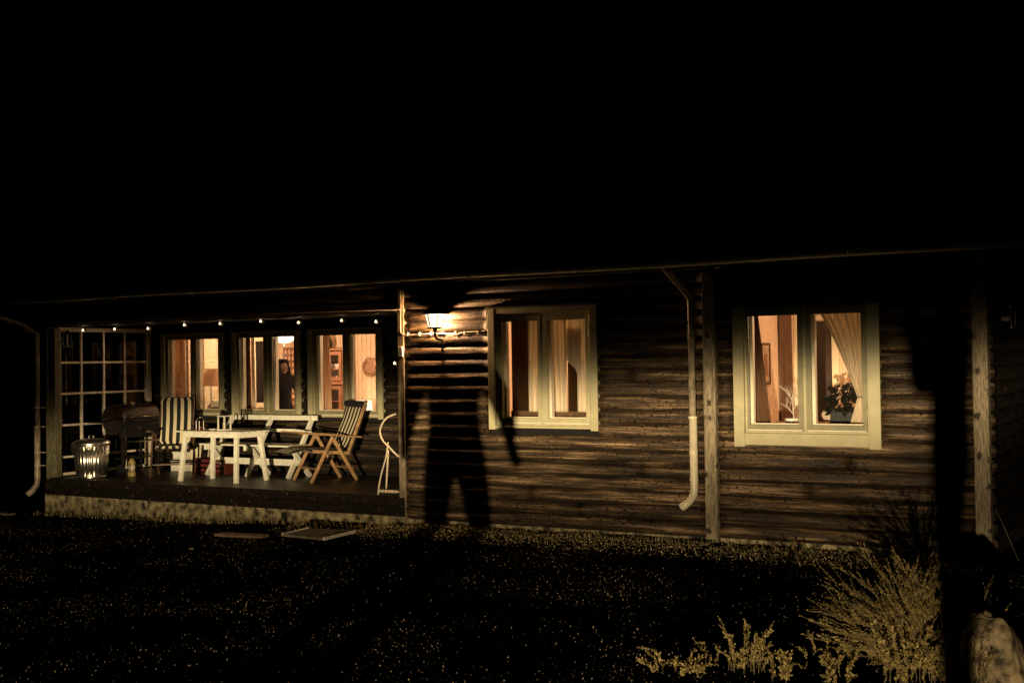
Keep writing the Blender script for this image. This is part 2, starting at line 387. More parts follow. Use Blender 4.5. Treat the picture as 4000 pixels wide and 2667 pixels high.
def thing(name, label, cat, loc=(0, 0, 0), rz=0, group=None):
    o = bpy.data.objects.new(name, None); COL.objects.link(o); o.empty_display_size = .1
    o.location = loc; o.rotation_euler = (0, 0, rz); tag(o, label, cat, group); return o
def tag(o, label=None, cat=None, group=None, kind=None):
    if label: o['label'] = label
    if cat: o['category'] = cat
    if group: o['group'] = group
    if kind: o['kind'] = kind
    return o
def copy_tree(o, parent=None):
    c = o.copy(); COL.objects.link(c)
    if parent: c.parent = parent; c.matrix_parent_inverse = o.matrix_parent_inverse.copy()
    for ch in list(o.children): copy_tree(ch, c)
    return c
def part(o, mesh_o, name=None, offset=(0, 0, 0)):
    c = mesh_o.copy(); COL.objects.link(c); c.location = V(c.location)+V(offset); return c

# ------------------------------------------------------------ ground
def gz(x, y):
    t = min(1, max(0, (x+6.5)/9.0))
    z = -.13 + .19*t*t*(3-2*t)
    if y > -1: z -= 0
    n = noise.noise(V((x*.8, y*.8, 0)))*.020 + noise.noise(V((x*2.7, y*2.7, 4)))*.016 + noise.noise(V((x*8, y*8, 9)))*.008
    n *= 1 if abs(x) < 14 and y > -16 else .3
    if -.9 < y < .2 and 0 < x < 4: n += .03*(1-abs(y+.35)/.55)
    return z+n
def build_ground():
    b = MB()
    xs = [-200, -90, -40, -20, -14] + [-10+.11*i for i in range(int(22/.11)+1)] + [13, 16, 20, 40, 90, 200]
    ys = [-200, -90, -50, -40, -30, -20, -15] + [-12+.11*i for i in range(int(12.5/.11)+1)] + [2, 6, 10, 20, 60, 200]
    nx = len(xs)
    b.v = [(x, y, gz(x, y) if y < .3 and abs(x) < 60 else -.15) for y in ys for x in xs]
    b.f = [(j*nx+i, j*nx+i+1, (j+1)*nx+i+1, (j+1)*nx+i) for j in range(len(ys)-1) for i in range(nx-1)]
    o = b.build('ground', 'ground', smooth=True); o['kind'] = 'structure'
build_ground()

# ------------------------------------------------------------ house
house = thing('house', 'long dark log cabin with a recessed porch and lit windows at night', 'house', (0, 0, 0))
P = .145
Z0 = .124
def log_board(x0, x1, z0, y, h=P, name='log_board', depth=.050, along='x', parent=None, seed=0, m='siding'):
    # rounded half-log board, face towards -y
    b = MB(); n = max(2, int((x1-x0)/.09)); prof = []
    K = 11
    for k in range(K):
        t = k/(K-1); prof.append((-depth*math.sqrt(max(0, 1-abs(2*t-1)**2.2)), t*h*.925+.005))
    for i in range(n+1):
        x = x0+(x1-x0)*i/n
        for k, (dy, dz) in enumerate(prof):
            wob = noise.noise(V((x*2.2, z0*31+seed, k*.4)))*.0035 + noise.noise(V((x*9, z0*17+seed, k*.9)))*.0022
            sag = noise.noise(V((x*.8, z0*13+seed, 0)))*.006
            b.v.append((x, y+dy+wob, z0+dz+sag) if along == 'x' else (y-dy-wob, x, z0+dz+sag))
    for i in range(n):
        for k in range(K-1):
            q = (i*K+k, (i+1)*K+k, (i+1)*K+k+1, i*K+k+1)
            b.f.append(q if along == 'x' else q[::-1])
    for i in (0, n):
        m0 = len(b.v); x = x0 if i == 0 else x1
        b.v.append((x, y+.01, z0) if along == 'x' else (y-.01, x, z0)); b.v.append((x, y+.01, z0+h) if along == 'x' else (y-.01, x, z0+h))
        b.f.append((*[i*K+k for k in range(K)], m0+1, m0))
    return b.build(name, m, parent or house, smooth=True)

def wall_boards(x0, x1, zlo, zhi, y, holes, pitch=P, zstart=Z0, seed=0, joints=(), m='siding'):
    z = zstart
    while z < zhi-.01:
        h = min(pitch, zhi-z)
        if z+h > zlo:
            spans = [(x0, x1)]
            for hx0, hx1, hz0, hz1 in holes:
                ns = []
                for a, c in spans:
                    if z+h*.5 > hz0 and z+h*.5 < hz1 and hx0 < c and hx1 > a:
                        if hx0-a > .02: ns.append((a, hx0))
                        if c-hx1 > .02: ns.append((hx1, c))
                    else: ns.append((a, c))
                spans = ns
            for a, c in spans:
                cuts = [a]+[j for (jz, j) in joints if abs(jz-z) < .05 and a+.2 < j < c-.2]+[c]
                for u, w_ in zip(cuts, cuts[1:]): log_board(u+(.0015 if u != a else 0), w_, z, y, h, seed=seed, m=m)
        z += pitch
joints = [(Z0+P*1, 2.35), (Z0+P*4, 3.1), (Z0+P*6, .9), (Z0+P*2, 1.75), (Z0+P*9, .7), (Z0+P*5, 5.3), (Z0+P*11, 3.0), (Z0+P*3, 4.9)]
wall_boards(.05, 3.82, Z0, 2.90, 0, [(1.22, 2.60, 1.21, 2.57)], joints=joints)
wall_boards(3.96, 6.45, Z0-.05, 2.90, 0, [(4.14, 5.61, 1.08, 2.48)], zstart=Z0, joints=joints, seed=3)
# recessed porch wall
wall_boards(-6.15, -.03, .39, 2.60, 1.92, [(-6.0, -4.66, 1.2, 2.47), (-4.5, -3.15, 1.2, 2.47), (-3.03, -1.67, 1.2, 2.47)], zstart=.427, seed=5, m='shaded_siding')
# front beam zone above the porch
wall_boards(-6.2, -.05, 2.54, 2.90, 0, [], zstart=Z0+P*17-.03, seed=8)
# right end wall
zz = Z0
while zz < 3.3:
    log_board(.05, 6.5, zz, 6.58, P, along='y', seed=9, m='shaded_siding'); zz += P
# inner face of the porch side wall at the corner x=0
zz = .39
while zz < 2.6:
    b = MB(); b.box(-.035, -.0, .05, 1.89, zz, zz+P*.96); b.build('side_board', 'siding', house, bevel=.008); zz += P

def wall_core():
    # solid structure behind the boards, with the window openings left free
    def core(name, x0, x1, y0, y1, z0, z1, m='dark_wood'):
        b = MB(); b.box(x0, x1, y0, y1, z0, z1); return b.build(name, m, house)
    def holed(x0, x1, y0, y1, z0, z1, holes):
        b = MB(); x = x0
        for hx0, hx1, hz0, hz1 in holes:
            b.box(x, hx0, y0, y1, z0, z1); b.box(hx0, hx1, y0, y1, z0, hz0); b.box(hx0, hx1, y0, y1, hz1, z1); x = hx1
        b.box(x, x1, y0, y1, z0, z1)
        return b.build('wall_core', 'groove', house)
    holed(.01, 6.56, .012, .12, .0, 2.92, [(1.34, 2.49, 1.29, 2.46), (4.25, 5.47, 1.25, 2.42)])
    holed(-6.2, -.0, 1.932, 2.02, .3, 2.90, [(-5.90, -4.76, 1.26, 2.42), (-4.40, -3.26, 1.26, 2.42), (-2.92, -1.78, 1.26, 2.42)])
    core('wall_core', 6.47, 6.57, .13, 6.5, .0, 3.2)
    core('wall_core', .005, .1, .125, 6.5, .0, 2.9)
    core('wall_core', -6.3, 6.5, 6.5, 6.6, 0, 2.9)
    core('beam', -6.25, 0, .02, .16, 2.56, 2.90)
    core('porch_ceiling', -6.25, 0, .17, 1.925, 2.62, 2.66)
wall_core()

def roof():
    # stepped courses of dark roofing, ridge along x; eave overhangs the wall
    b = MB(); a = .27
    y, z = -.62, 2.99
    for k in range(17):
        b.box(-6.75, 7.0, y+k*.33-.03, y+(k+1)*.33, 0, 0)
        for q in range(8):
            i = len(b.v)-8+q; vx, vy, vz = b.v[i]
            zt = z+(vy-y)*a + (.045-.02*((vy-(y+k*.33))/.33))
            b.v[i] = (vx, vy, zt if q >= 4 else zt-.03)
    b2 = MB(); yr = y+17*.33
    b.build('roof', 'roof', house)
    b2.v = [(-6.75, yr, z+(yr-y)*a), (7.0, yr, z+(yr-y)*a), (7.0, yr+5, z-.2), (-6.75, yr+5, z-.2)]; b2.f = [(0, 1, 2, 3)]
    b2.build('rear_roof_slope', 'roof', house)
    g = MB(); g.box(-6.75, 7.0, -.60, -.575, 2.86, 3.0); g.build('fascia_board', 'dark_wood', house)
    g = MB(); g.box(-6.7, 6.98, -.572, .01, 2.915, 2.935); g.build('soffit', 'dark_wood', house)
    g = MB()   # half round gutter
    K = 9; xs = [-6.8+i*(13.85/26) for i in range(27)]
    for x in xs:
        for k in range(K):
            t = math.pi+math.pi*k/(K-1); sag = -.006*math.sin((x+6.8)*1.4)
            g.v.append((x, -.655+.055*math.cos(t), 2.935+.055*math.sin(t)+sag))
    for i in range(len(xs)-1):
        for k in range(K-1): g.f.append((i*K+k, i*K+k+1, (i+1)*K+k+1, (i+1)*K+k))
    gu = g.build('gutter', 'zinc_pipe', house, smooth=True)
    sm = gu.modifiers.new('s', 'SOLIDIFY'); sm.thickness = .003
    for x in (-5.6, -4.2, -2.8, -1.4, 0, 1.35, 2.7, 4.1, 5.5):
        q = MB(); pts = [(x, -.655+.060*math.cos(math.pi+math.pi*k/8), 2.935+.060*math.sin(math.pi+math.pi*k/8)) for k in range(9)]
        q.tube(pts, .006, 5); q.build('gutter_bracket', 'old_pipe', gu)
roof()

# gable on the right end
b = MB(); b.v = [(6.53, .1, 2.9), (6.53, 5.0, 4.45), (6.53, 6.5, 2.9), (6.45, .1, 2.9), (6.45, 5.0, 4.45), (6.45, 6.5, 2.9)]
b.f = [(0, 2, 1), (3, 4, 5), (0, 1, 4, 3), (1, 2, 5, 4), (0, 3, 5, 2)]; b.build('gable', 'dark_wood', house)

def chimney():
    core = MB(); core.box(-1.01, -.55, 3.51, 4.2, 3.7, 4.93); ch = core.build('chimney', 'mortar', house)
    cap = MB(); cap.box(-1.07, -.49, 3.44, 4.27, 4.935, 4.99); cap.build('cap', 'concrete', ch)
    bm = MB(); bm.box(-.110, .110, -.05, .05, -.0325, .0325); me = None
    for c in range(16):
        z = 3.80+c*.0715
        off = .115 if c % 2 else 0
        spots = []
        x = -1.02+off-.115*(c % 2)
        # front face
        for k in range(3 if c % 2 else 2):
            if c % 2: xs = [(-1.02, -.905), (-.895, -.665), (-.655, -.54)][k]
            else: xs = [(-1.02, -.785), (-.775, -.54)][k]
            spots.append((xs[0], xs[1], 3.50, 3.60))
        for k in range(3):
            y0 = 3.61+k*.2; spots.append((-.64, -.54, y0, y0+.19))
        for (a, b_, c0, c1) in spots:
            q = MB(); q.box(a+.004, b_-.004, c0+random.uniform(-.003, .003), c1, z-.031, z+.031)
            q.build('brick', 'brick', ch)
chimney()

# foundation, posts and trims
b = MB()
n = 70
for i in range(n+1):
    x = -6.42+(.0+6.42)*i/n
    for z in (-.4, -.1, .0, .137): b.v.append((x, .005+noise.noise(V((x*3, z*5, 1)))*.012, z))
for i in range(n):
    for k in range(3): b.f.append((i*4+k, (i+1)*4+k, (i+1)*4+k+1, i*4+k+1))
b.box(-6.42, 0, .03, 1.9, -.4, .12)
b.build('porch_foundation', 'concrete', house)
b = MB(); b.box(.0, 3.9, -.03, .10, -.4, .118); b.build('foundation', 'concrete', house, bevel=.01)
b = MB(); b.box(3.9, 6.6, -.0, .10, -.4, .118); b.build('foundation', 'concrete', house)
b = MB(); b.box(-1.93, -1.84, -.012, .01, -.05, .09); b.build('vent_hole', 'black_cloth', house, bevel=.012)

def post(name, x0, x1, y0, y1, z0, z1, m, bev=.006, wob=0):
    b = MB(); b.box(x0, x1, y0, y1, z0, z1); o = b.build(name, m, house, bevel=bev); return o
post('corner_post', -6.12, -6.26, -.05, .06, .39, 2.54, 'olive_post')
post('corner_board', -6.31, -6.265, -.06, .04, .14, 2.56, 'olive_post')
post('porch_corner_post', -.045, .047, -.06, .05, .1, 2.88, 'post_old')
post('timber_post', 3.825, 3.955, -.09, -.0, .0, 2.86, 'timber')
post('corner_post', 6.45, 6.585, -.07, .05, .02, 2.9, 'timber')
for z in (Z0+P*1.2, 1.0, 1.32, 1.9):
    pass

# windows
def window(x0, x1, z0, z1, y, glass, cw=.085, rail=.09, drop=.02, sash='olive_sash'):
    """casing x0..x1, z0..z1 ; glass = list of (gx0, gx1, gz0, gz1)"""
    fx0, fx1 = x0+cw, x1-cw
    gz0, gz1 = glass[0][2], glass[0][3]
    b = MB(); f0, f1, fz0, fz1 = fx0, fx1, gz0-.065, gz1+.06
    mid = (glass[0][1]+glass[1][0])/2
    for a in ((f0, f0+.022, fz0, fz1), (f1-.022, f1, fz0, fz1), (mid-.015, mid+.015, fz0, fz1)): b.box(a[0], a[1], y-.022, y+.09, a[2], a[3])
    b.box(f0, f1, y-.02, y+.09, fz0-.02, fz0); b.box(f0, f1, y-.02, y+.09, fz1, fz1+.03)
    wn = b.build('window', 'olive', house, bevel=.002)
    def sub(n_, m, *bx, bev=.003):
        q = MB(); q.box(*bx); return q.build(n_, m, wn, bevel=bev)
    sub('casing_board', 'olive', x0, x0+cw, y-.066, y+.01, z0-drop, z1)
    sub('casing_board', 'olive', x1-cw, x1, y-.066, y+.01, z0-drop, z1)
    sub('casing_board', 'olive', x0+cw+.001, x1-cw-.001, y-.063, y+.01, fz1+.031, z1-.001)
    sub('casing_board', 'olive', x0+cw+.001, x1-cw-.001, y-.063, y+.01, z0, fz0-.021)
    sub('head_drip', 'dark_wood', x0-.02, x1+.02, y-.078, y+.005, z1+.002, z1+.022)
    for i, (a, c, g0, g1) in enumerate(glass):
        s0 = f0+.023 if i == 0 else mid+.016
        s1 = mid-.016 if i == 0 else f1-.023
        q = MB()
        q.box(s0, a, y-.030, y+.02, fz0+.002, fz1-.002); q.box(c, s1, y-.030, y+.02, fz0+.002, fz1-.002)
        q.box(a, c, y-.030, y+.02, fz0+.002, g0); q.box(a, c, y-.030, y+.02, g1, fz1-.002)
        q.build('sash', sash, wn, bevel=.003)
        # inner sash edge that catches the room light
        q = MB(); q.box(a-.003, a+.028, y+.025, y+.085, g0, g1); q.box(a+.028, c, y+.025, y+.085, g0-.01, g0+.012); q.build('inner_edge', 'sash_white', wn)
        q = MB(); q.box(a-.004, c+.004, y+.004, y+.008, g0-.004, g1+.004); q.build('pane', 'glass', wn)
        q = MB(); q.box(s0+.01, s1-.01, y-.040, y-.0305, fz0+.004, fz0+.016); q.build('drip_bar', 'sash_white', wn)
        hx = s0+.004 if i == 0 else s1-.004
        for hz in (g0+.14, g1-.14):
            q = MB(); q.tube([(hx, y-.034, hz-.035), (hx, y-.034, hz+.035)], .006, 6); q.build('hinge', 'olive', wn)
    return wn
window(1.22, 2.60, 1.215, 2.57, 0, [(1.385, 1.845, 1.325, 2.415), (1.965, 2.445, 1.325, 2.415)], cw=.085, sash='olive')
window(4.14, 5.61, 1.085, 2.48, 0, [(4.295, 4.80, 1.29, 2.385), (4.93, 5.43, 1.29, 2.385)], cw=.11)
window(-5.99, -4.66, 1.20, 2.47, 1.92, [(-5.855, -5.38, 1.29, 2.38), (-5.26, -4.80, 1.29, 2.38)], cw=.08)
window(-4.50, -3.15, 1.20, 2.47, 1.92, [(-4.365, -3.89, 1.29, 2.38), (-3.72, -3.30, 1.29, 2.38)], cw=.08)
window(-3.02, -1.68, 1.20, 2.47, 1.92, [(-2.875, -2.40, 1.29, 2.38), (-2.28, -1.815, 1.29, 2.38)], cw=.08)

# glazed screen closing the left side of the porch
def screen():
    X = -6.2
    b = MB(); b.box(X-.04, X+.035, .06, .10, .40, 2.56); b.box(X-.04, X+.035, 1.74, 1.83, .40, 2.56)
    b.box(X-.04, X+.035, .10, 1.74, 2.50, 2.56); b.box(X-.04, X+.035, .10, 1.74, .40, .44)
    sc = b.build('glazed_screen', 'muntin', house, bevel=.003)
    ys = [.10, .48, .90, 1.31, 1.74]; zs = [.44, .665, 1.13, 1.59, 2.045, 2.50]
    for y in ys[1:-1]:
        q = MB(); q.box(X-.012, X+.022, y-.017, y+.017, .44, 2.50); q.build('muntin', 'muntin', sc, bevel=.003)
    for z in zs[1:-1]:
        for a, c in zip(ys, ys[1:]):
            q = MB(); q.box(X-.010, X+.020, a+.018 if a > .1 else a, c-.018 if c < 1.74 else c, z-.015, z+.015); q.build('muntin', 'muntin', sc, bevel=.003)
    for a, c in zip(ys, ys[1:]):
        for e, f in zip(zs, zs[1:]):
            q = MB(); q.box(X-.004, X, a+.015, c-.015, e+.015, f-.015); q.build('pane', 'screen_glass', sc)
screen()

# downpipes
def downpipe():
    x, y = 3.72, -.13
    pts = [(x-.10, -.60, 2.90), (x-.08, -.52, 2.84), (x-.03, -.2, 2.66), (x-.005, y, 2.58), (x, y, 2.5), (x, y, 1.33)]
    b = MB(); b.tube(pts, .036, 14); dp = b.build('downpipe', 'left_pipe', house, smooth=True)
    b = MB(); b.tube([(x+.005, y, 1.36), (x+.005, y, .62), (x, y-.01, .56), (x-.04, y-.05, .49), (x-.09, y-.12, .445)], .042, 16, cap=False)
    lo = b.build('lower_pipe', 'zinc_pipe', dp, smooth=True); sm = lo.modifiers.new('s', 'SOLIDIFY'); sm.thickness = .003
    for z, r in ((1.36, .047), (1.0, .046), (.72, .046), (2.2, .041), (1.62, .041)):
        b = MB(); b.lathe((x+.003, y, z), [(r, -.012), (r, .012)], 16); b.build('pipe_clip', 'old_pipe' if z > 1.4 else 'zinc_pipe', dp, smooth=False)
    x, y = -6.40, -.13
    b = MB(); b.tube([(x-.42, -.6, 2.86), (x-.40, -.5, 2.72), (x-.15, -.25, 2.60), (x, y, 2.46), (x, y, 1.1)], .034, 12)
    dp = b.build('downpipe', 'old_pipe', house, smooth=True)
    b = MB(); b.tube([(x-.01, y, 1.12), (x-.015, y, .35), (x-.02, y-.01, .28), (x-.05, y-.06, .20), (x-.09, y-.12, .14)], .042, 14); b.build('lower_pipe', 'left_pipe', dp, smooth=True)
    for z in (1.12, .75, .56, 1.4):
        b = MB(); b.lathe((x-.01, y, z), [(.047, -.012), (.047, .012)], 14); b.box(x, x+.1, y+.02, y+.05, z-.008, z+.008); b.build('pipe_clip', 'left_pipe', dp)
downpipe()

# ------------------------------------------------------------ porch deck
deck = thing('porch_deck', 'dark wet board deck of the recessed porch on a concrete base', 'deck', (-3.1, .9, .38))
y = -.045
while y < 1.88:
    b = MB(); b.box(-6.30, -.05, y+.003, min(y+.115, 1.89), .350, .380+random.uniform(-.0015, .0015)); b.build('deck_board', 'deck', deck, bevel=.003); y += .118
xs = [-6.33, -4.4, -2.35, 0.04]
for a, c in zip(xs, xs[1:]):
    b = MB(); b.box(a+.002, c-.002, -.075, -.048, .262, .366); b.build('fascia_board', 'deck_edge', deck, bevel=.004)
for a, c in zip([-6.33, -3.3, 0.04], [-3.3, 0.04]):
    b = MB(); b.box(a+.002, c-.002, -.070, -.048, .138, .258); b.build('fascia_board', 'deck_edge', deck, bevel=.004)

# ------------------------------------------------------------ rooms behind the windows
def room(x0, x1, y0, y1, z0, z1, plank_walls, mwall='plank'):
    b = MB(); b.box(x0, x1, y0, y1, z0-.03, z0); b.build('room_floor', 'floor_in', house)
    b = MB(); b.box(x0, x1, y0, y1, z1, z1+.03); b.build('room_ceiling', 'ceil', house)
    pm = {}
    for side, doors in plank_walls:
        core = MB()
        if side == 'back': core.box(x0, x1, y1+.013, y1+.04, z0, z1)
        if side == 'left': core.box(x0-.04, x0-.013, y0, y1, z0, z1)
        if side == 'right': core.box(x1+.013, x1+.04, y0, y1, z0, z1)
        wl = core.build('inner_wall', mwall, house)
        a, e = (x0, x1) if side == 'back' else (y0, y1)
        wd = .095; t = a
        while t < e-.01:
            u = min(t+wd, e)
            if not any(d0 < (t+u)/2 < d1 for d0, d1 in doors):
                q = MB(); g = .003
                if side == 'back': q.box(t+g, u-g, y1, y1+.0125, z0, z1)
                elif side == 'left': q.box(x0-.0125, x0, t+g, u-g, z0, z1)
                else: q.box(x1, x1+.0125, t+g, u-g, z0, z1)
                q.build('wall_plank', mwall, wl, bevel=.002)
            t += wd
room(-6.08, -.1, 2.03, 5.2, .40, 2.80, [('back', []), ('left', []), ('right', [])])
room(3.97, 6.44, .13, 3.0, .40, 2.80, [('back', [(4.10, 4.34)]), ('left', []), ('right', [])])
# middle room: plain
b = MB(); b.box(.15, 3.85, 3.0, 3.03, .4, 2.8); b.build('inner_wall', 'plank', house)
b = MB(); b.box(.15, 3.85, .14, 3.0, 2.8, 2.83); b.build('room_ceiling', 'ceil', house)
b = MB(); b.box(.15, 3.85, .14, 3.0, .37, .4); b.build('room_floor', 'floor_in', house)
b = MB(); b.box(3.86, 3.90, .14, 3.0, .4, 2.8); b.build('inner_wall', 'plank', house)
b = MB(); b.box(.11, .14, .14, 3.0, .4, 2.8); b.build('inner_wall', 'plank', house)

def joinery(name, boxes, m, parent=house, bev=.004):
    b = MB()
    for q in boxes: b.box(*q)
    return b.build(name, m, parent, bevel=bev)
# left room: window in the left wall, dark outside
wf = joinery('side_window', [(-6.075, -6.03, 4.04, 4.10, 1.22, 2.46), (-6.075, -6.03, 4.36, 4.44, 1.22, 2.46), (-6.075, -6.03, 4.10, 4.36, 2.38, 2.46), (-6.075, -6.03, 4.10, 4.36, 1.22, 1.31)], 'cream_wall')
joinery('night_pane', [(-6.07, -6.05, 4.10, 4.36, 1.31, 2.38)], 'black_metal', wf)
wf = joinery('bright_cupboard_door', [(-6.075, -6.0, 2.82, 3.10, .9, 2.75)], 'cream_wall')
joinery('skirting_board', [(-6.078, -6.06, 2.1, 5.15, .41, .52)], 'cream_wall')
# right room: dark side hanging and casings
wf = joinery('door_casing', [(3.975, 4.01, 2.56, 2.86, .41, 2.7)], 'cream_wall')
wf = joinery('doorway', [(4.14, 4.33, 2.97, 2.99, .41, 2.40)], 'dark_in')
joinery('casing_board', [(4.05, 4.138, 2.94, 2.995, .41, 2.47), (4.332, 4.42, 2.94, 2.995, .41, 2.47), (4.139, 4.331, 2.94, 2.995, 2.41, 2.47)], 'cream_wall', wf)

# ------------------------------------------------------------ curtains and blinds
def sheet(name, L0, R0, L1, R1, m, folds=9, amp=.02, nz=14, label=None, cat='curtain', group=None, curve=None, phase=0):
    """L0,R0 top corners, L1,R1 bottom corners"""
    L0, R0, L1, R1 = map(V, (L0, R0, L1, R1))
    nx = folds*8; b = MB()
    for j in range(nz+1):
        t = j/nz
        s = curve(t) if curve else t
        a = L0.lerp(L1, s) if curve is None else curve_pt(L0, L1, t, curve)
        c = R0.lerp(R1, t)
        a.z = L0.z+(L1.z-L0.z)*t; 
        d = (c-a); nrm = V((d.y, -d.x, 0)).normalized()
        for i in range(nx+1):
            u = i/nx
            f = math.sin(u*folds*2*math.pi+phase+math.sin(u*7)*1.2)*amp*(.5+.5*math.sin(u*5+1)**2)+noise.noise(V((u*9, t*2, phase)))*amp*.5
            p = a+d*u+nrm*f
            b.v.append(tuple(p))
    for j in range(nz):
        for i in range(nx): b.f.append((j*(nx+1)+i, (j+1)*(nx+1)+i, (j+1)*(nx+1)+i+1, j*(nx+1)+i+1))
    o = b.build(name, m, smooth=True, origin=None)
    tag(o, label, cat, group); sm = o.modifiers.new('s', 'SOLIDIFY'); sm.thickness = .0015
    return o
def curve_pt(A, B, t, f):
    s = f(t); return A.lerp(B, s)
# room 1
sheet('curtain', (-6.05, 2.12, 2.5), (-5.74, 2.14, 2.5), (-6.06, 2.12, .9), (-5.73, 2.14, .9), 'curtain_sheer', 6, .018, label='warm sheer curtain at the left side of the leftmost lit porch window')
sheet('curtain', (-5.735, 2.15, 2.5), (-5.68, 2.15, 2.5), (-5.735, 2.15, .9), (-5.67, 2.15, .9), 'curtain', 1, .006, label='bright cream curtain hem next to the sheer curtain in the leftmost window', phase=2)
sheet('curtain', (-5.52, 2.10, 2.5), (-5.42, 2.12, 2.5), (-5.52, 2.10, .9), (-5.41, 2.12, .9), 'curtain_sheer', 2, .010, label='narrow sheer curtain edge left of the floor lamp in the leftmost window', phase=2)
sheet('curtain', (-4.56, 2.10, 2.5), (-4.37, 2.14, 2.5), (-4.57, 2.10, .9), (-4.35, 2.14, .9), 'curtain_brown', 5, .02, label='dark folded curtain at left of the middle porch window', phase=1)
sheet('curtain', (-4.37, 2.16, 2.5), (-4.31, 2.16, 2.5), (-4.36, 2.16, .9), (-4.28, 2.16, .9), 'curtain', 1, .01, label='cream curtain strip beside the black side window in the middle porch window', phase=1)
sheet('curtain', (-3.94, 2.12, 2.5), (-3.88, 2.12, 2.5), (-3.94, 2.12, .9), (-3.88, 2.12, .9), 'curtain_sheer', 2, .008, label='thin curtain edge at the left of the woman in the middle porch window', phase=1)
sheet('curtain', (-3.05, 2.10, 2.5), (-2.84, 2.13, 2.5), (-3.06, 2.10, .9), (-2.78, 2.13, .9), 'curtain_sheer', 5, .018, label='pale folded curtain beside the red cabinet in the right porch window', phase=3)
# middle window
b = MB(); b.box(1.36, 1.66, .235, .239, 1.0, 2.46); tag(b.build('roller_blind', 'blind'), 'brown blind filling the left pane of the middle window', 'blind')
b = MB(); b.box(2.09, 2.28, .235, .239, 1.0, 2.30); tag(b.build('roller_blind', 'blind'), 'narrow brown blind strip between the two curtains in the right pane of the middle window', 'blind')
b = MB(); b.box(1.36, 2.47, .205, .225, 1.15, 1.395); b.build('sill_board', 'dark_teak', house)
sheet('curtain', (1.34, .125, 2.46), (1.375, .125, 2.46), (1.34, .125, 1.2), (1.375, .125, 1.2), 'curtain', 1, .004, label='thin cream curtain edge at the far left of the middle window')
sheet('curtain', (1.63, .15, 2.46), (2.12, .15, 2.46), (1.63, .15, 1.39), (2.12, .15, 1.39), 'curtain', 7, .006, label='wide cream curtain panel behind the centre post of the middle window', phase=2, nz=20)
sheet('curtain', (2.095, .165, 2.46), (2.46, .165, 2.46), (2.24, .165, 1.39), (2.46, .165, 1.39), 'curtain', 5, .006, label='cream curtain panel at the right side of the middle window, left edge shaped as a head shadow', phase=4, nz=20, curve=lambda t: 0 if t < .45 else min(1, (t-.45)/.12))  # left edge cut to imitate the outline of a cast head shadow
# right window
sheet('curtain', (4.19, .22, 2.45), (4.30, .26, 2.45), (4.20, .22, 1.1), (4.43, .30, 1.1), 'curtain_brown', 5, .02, label='dark brown curtain hanging slanted at left in the right window')
sheet('curtain', (4.90, .30, 2.45), (5.38, .30, 2.45), (5.31, .28, 1.56), (5.36, .28, 1.56), 'curtain', 6, .022, label='cream gauze curtain gathered to a tie in the right window', phase=1, nz=22, curve=lambda t: t**.78)
sheet('curtain', (5.31, .279, 1.555), (5.36, .279, 1.555), (5.17, .30, 1.1), (5.42, .30, 1.1), 'curtain', 5, .012, label='flared lower end of the tied cream curtain in the right window', phase=1)
sheet('wall_hanging', (3.99, 1.95, 2.6), (3.99, 2.44, 2.6), (3.99, 1.95, .7), (3.99, 2.44, .7), 'curtain_brown', 4, .008, label='dark striped cloth hanging on the panelled wall behind the bare branch', cat='wall hanging')

# ------------------------------------------------------------ things in the left room
def pendant():
    c = V((-4.95, 3.6, 2.42))
    t = thing('pendant_lamp', 'glowing white pendant lamp above the woman in the middle porch window', 'lamp', c)
    b = MB(); b.lathe(c, [(.03, .08), (.13, .05), (.175, .0), (.165, -.04), (.10, -.085), (.02, -.10)], 24); b.build('shade', 'pend', t, smooth=True)
    b = MB(); b.tube([c+V((0, 0, .08)), c+V((0, 0, .38))], .006, 6); b.build('cord', 'black_metal', t)
    b = MB(); b.ball(c+V((0, 0, -.115)), .018, 8); b.build('finial', 'steel', t)
    lamp_light('pendant_light', c+V((0, 0, -.26)), 92, .12, WARM)
pendant()
lamp_light('room_light', (-2.2, 3.4, 2.55), 72, .15, WARM)
lamp_light('room_light', (-5.3, 2.9, 2.5), 16, .1, WARM)

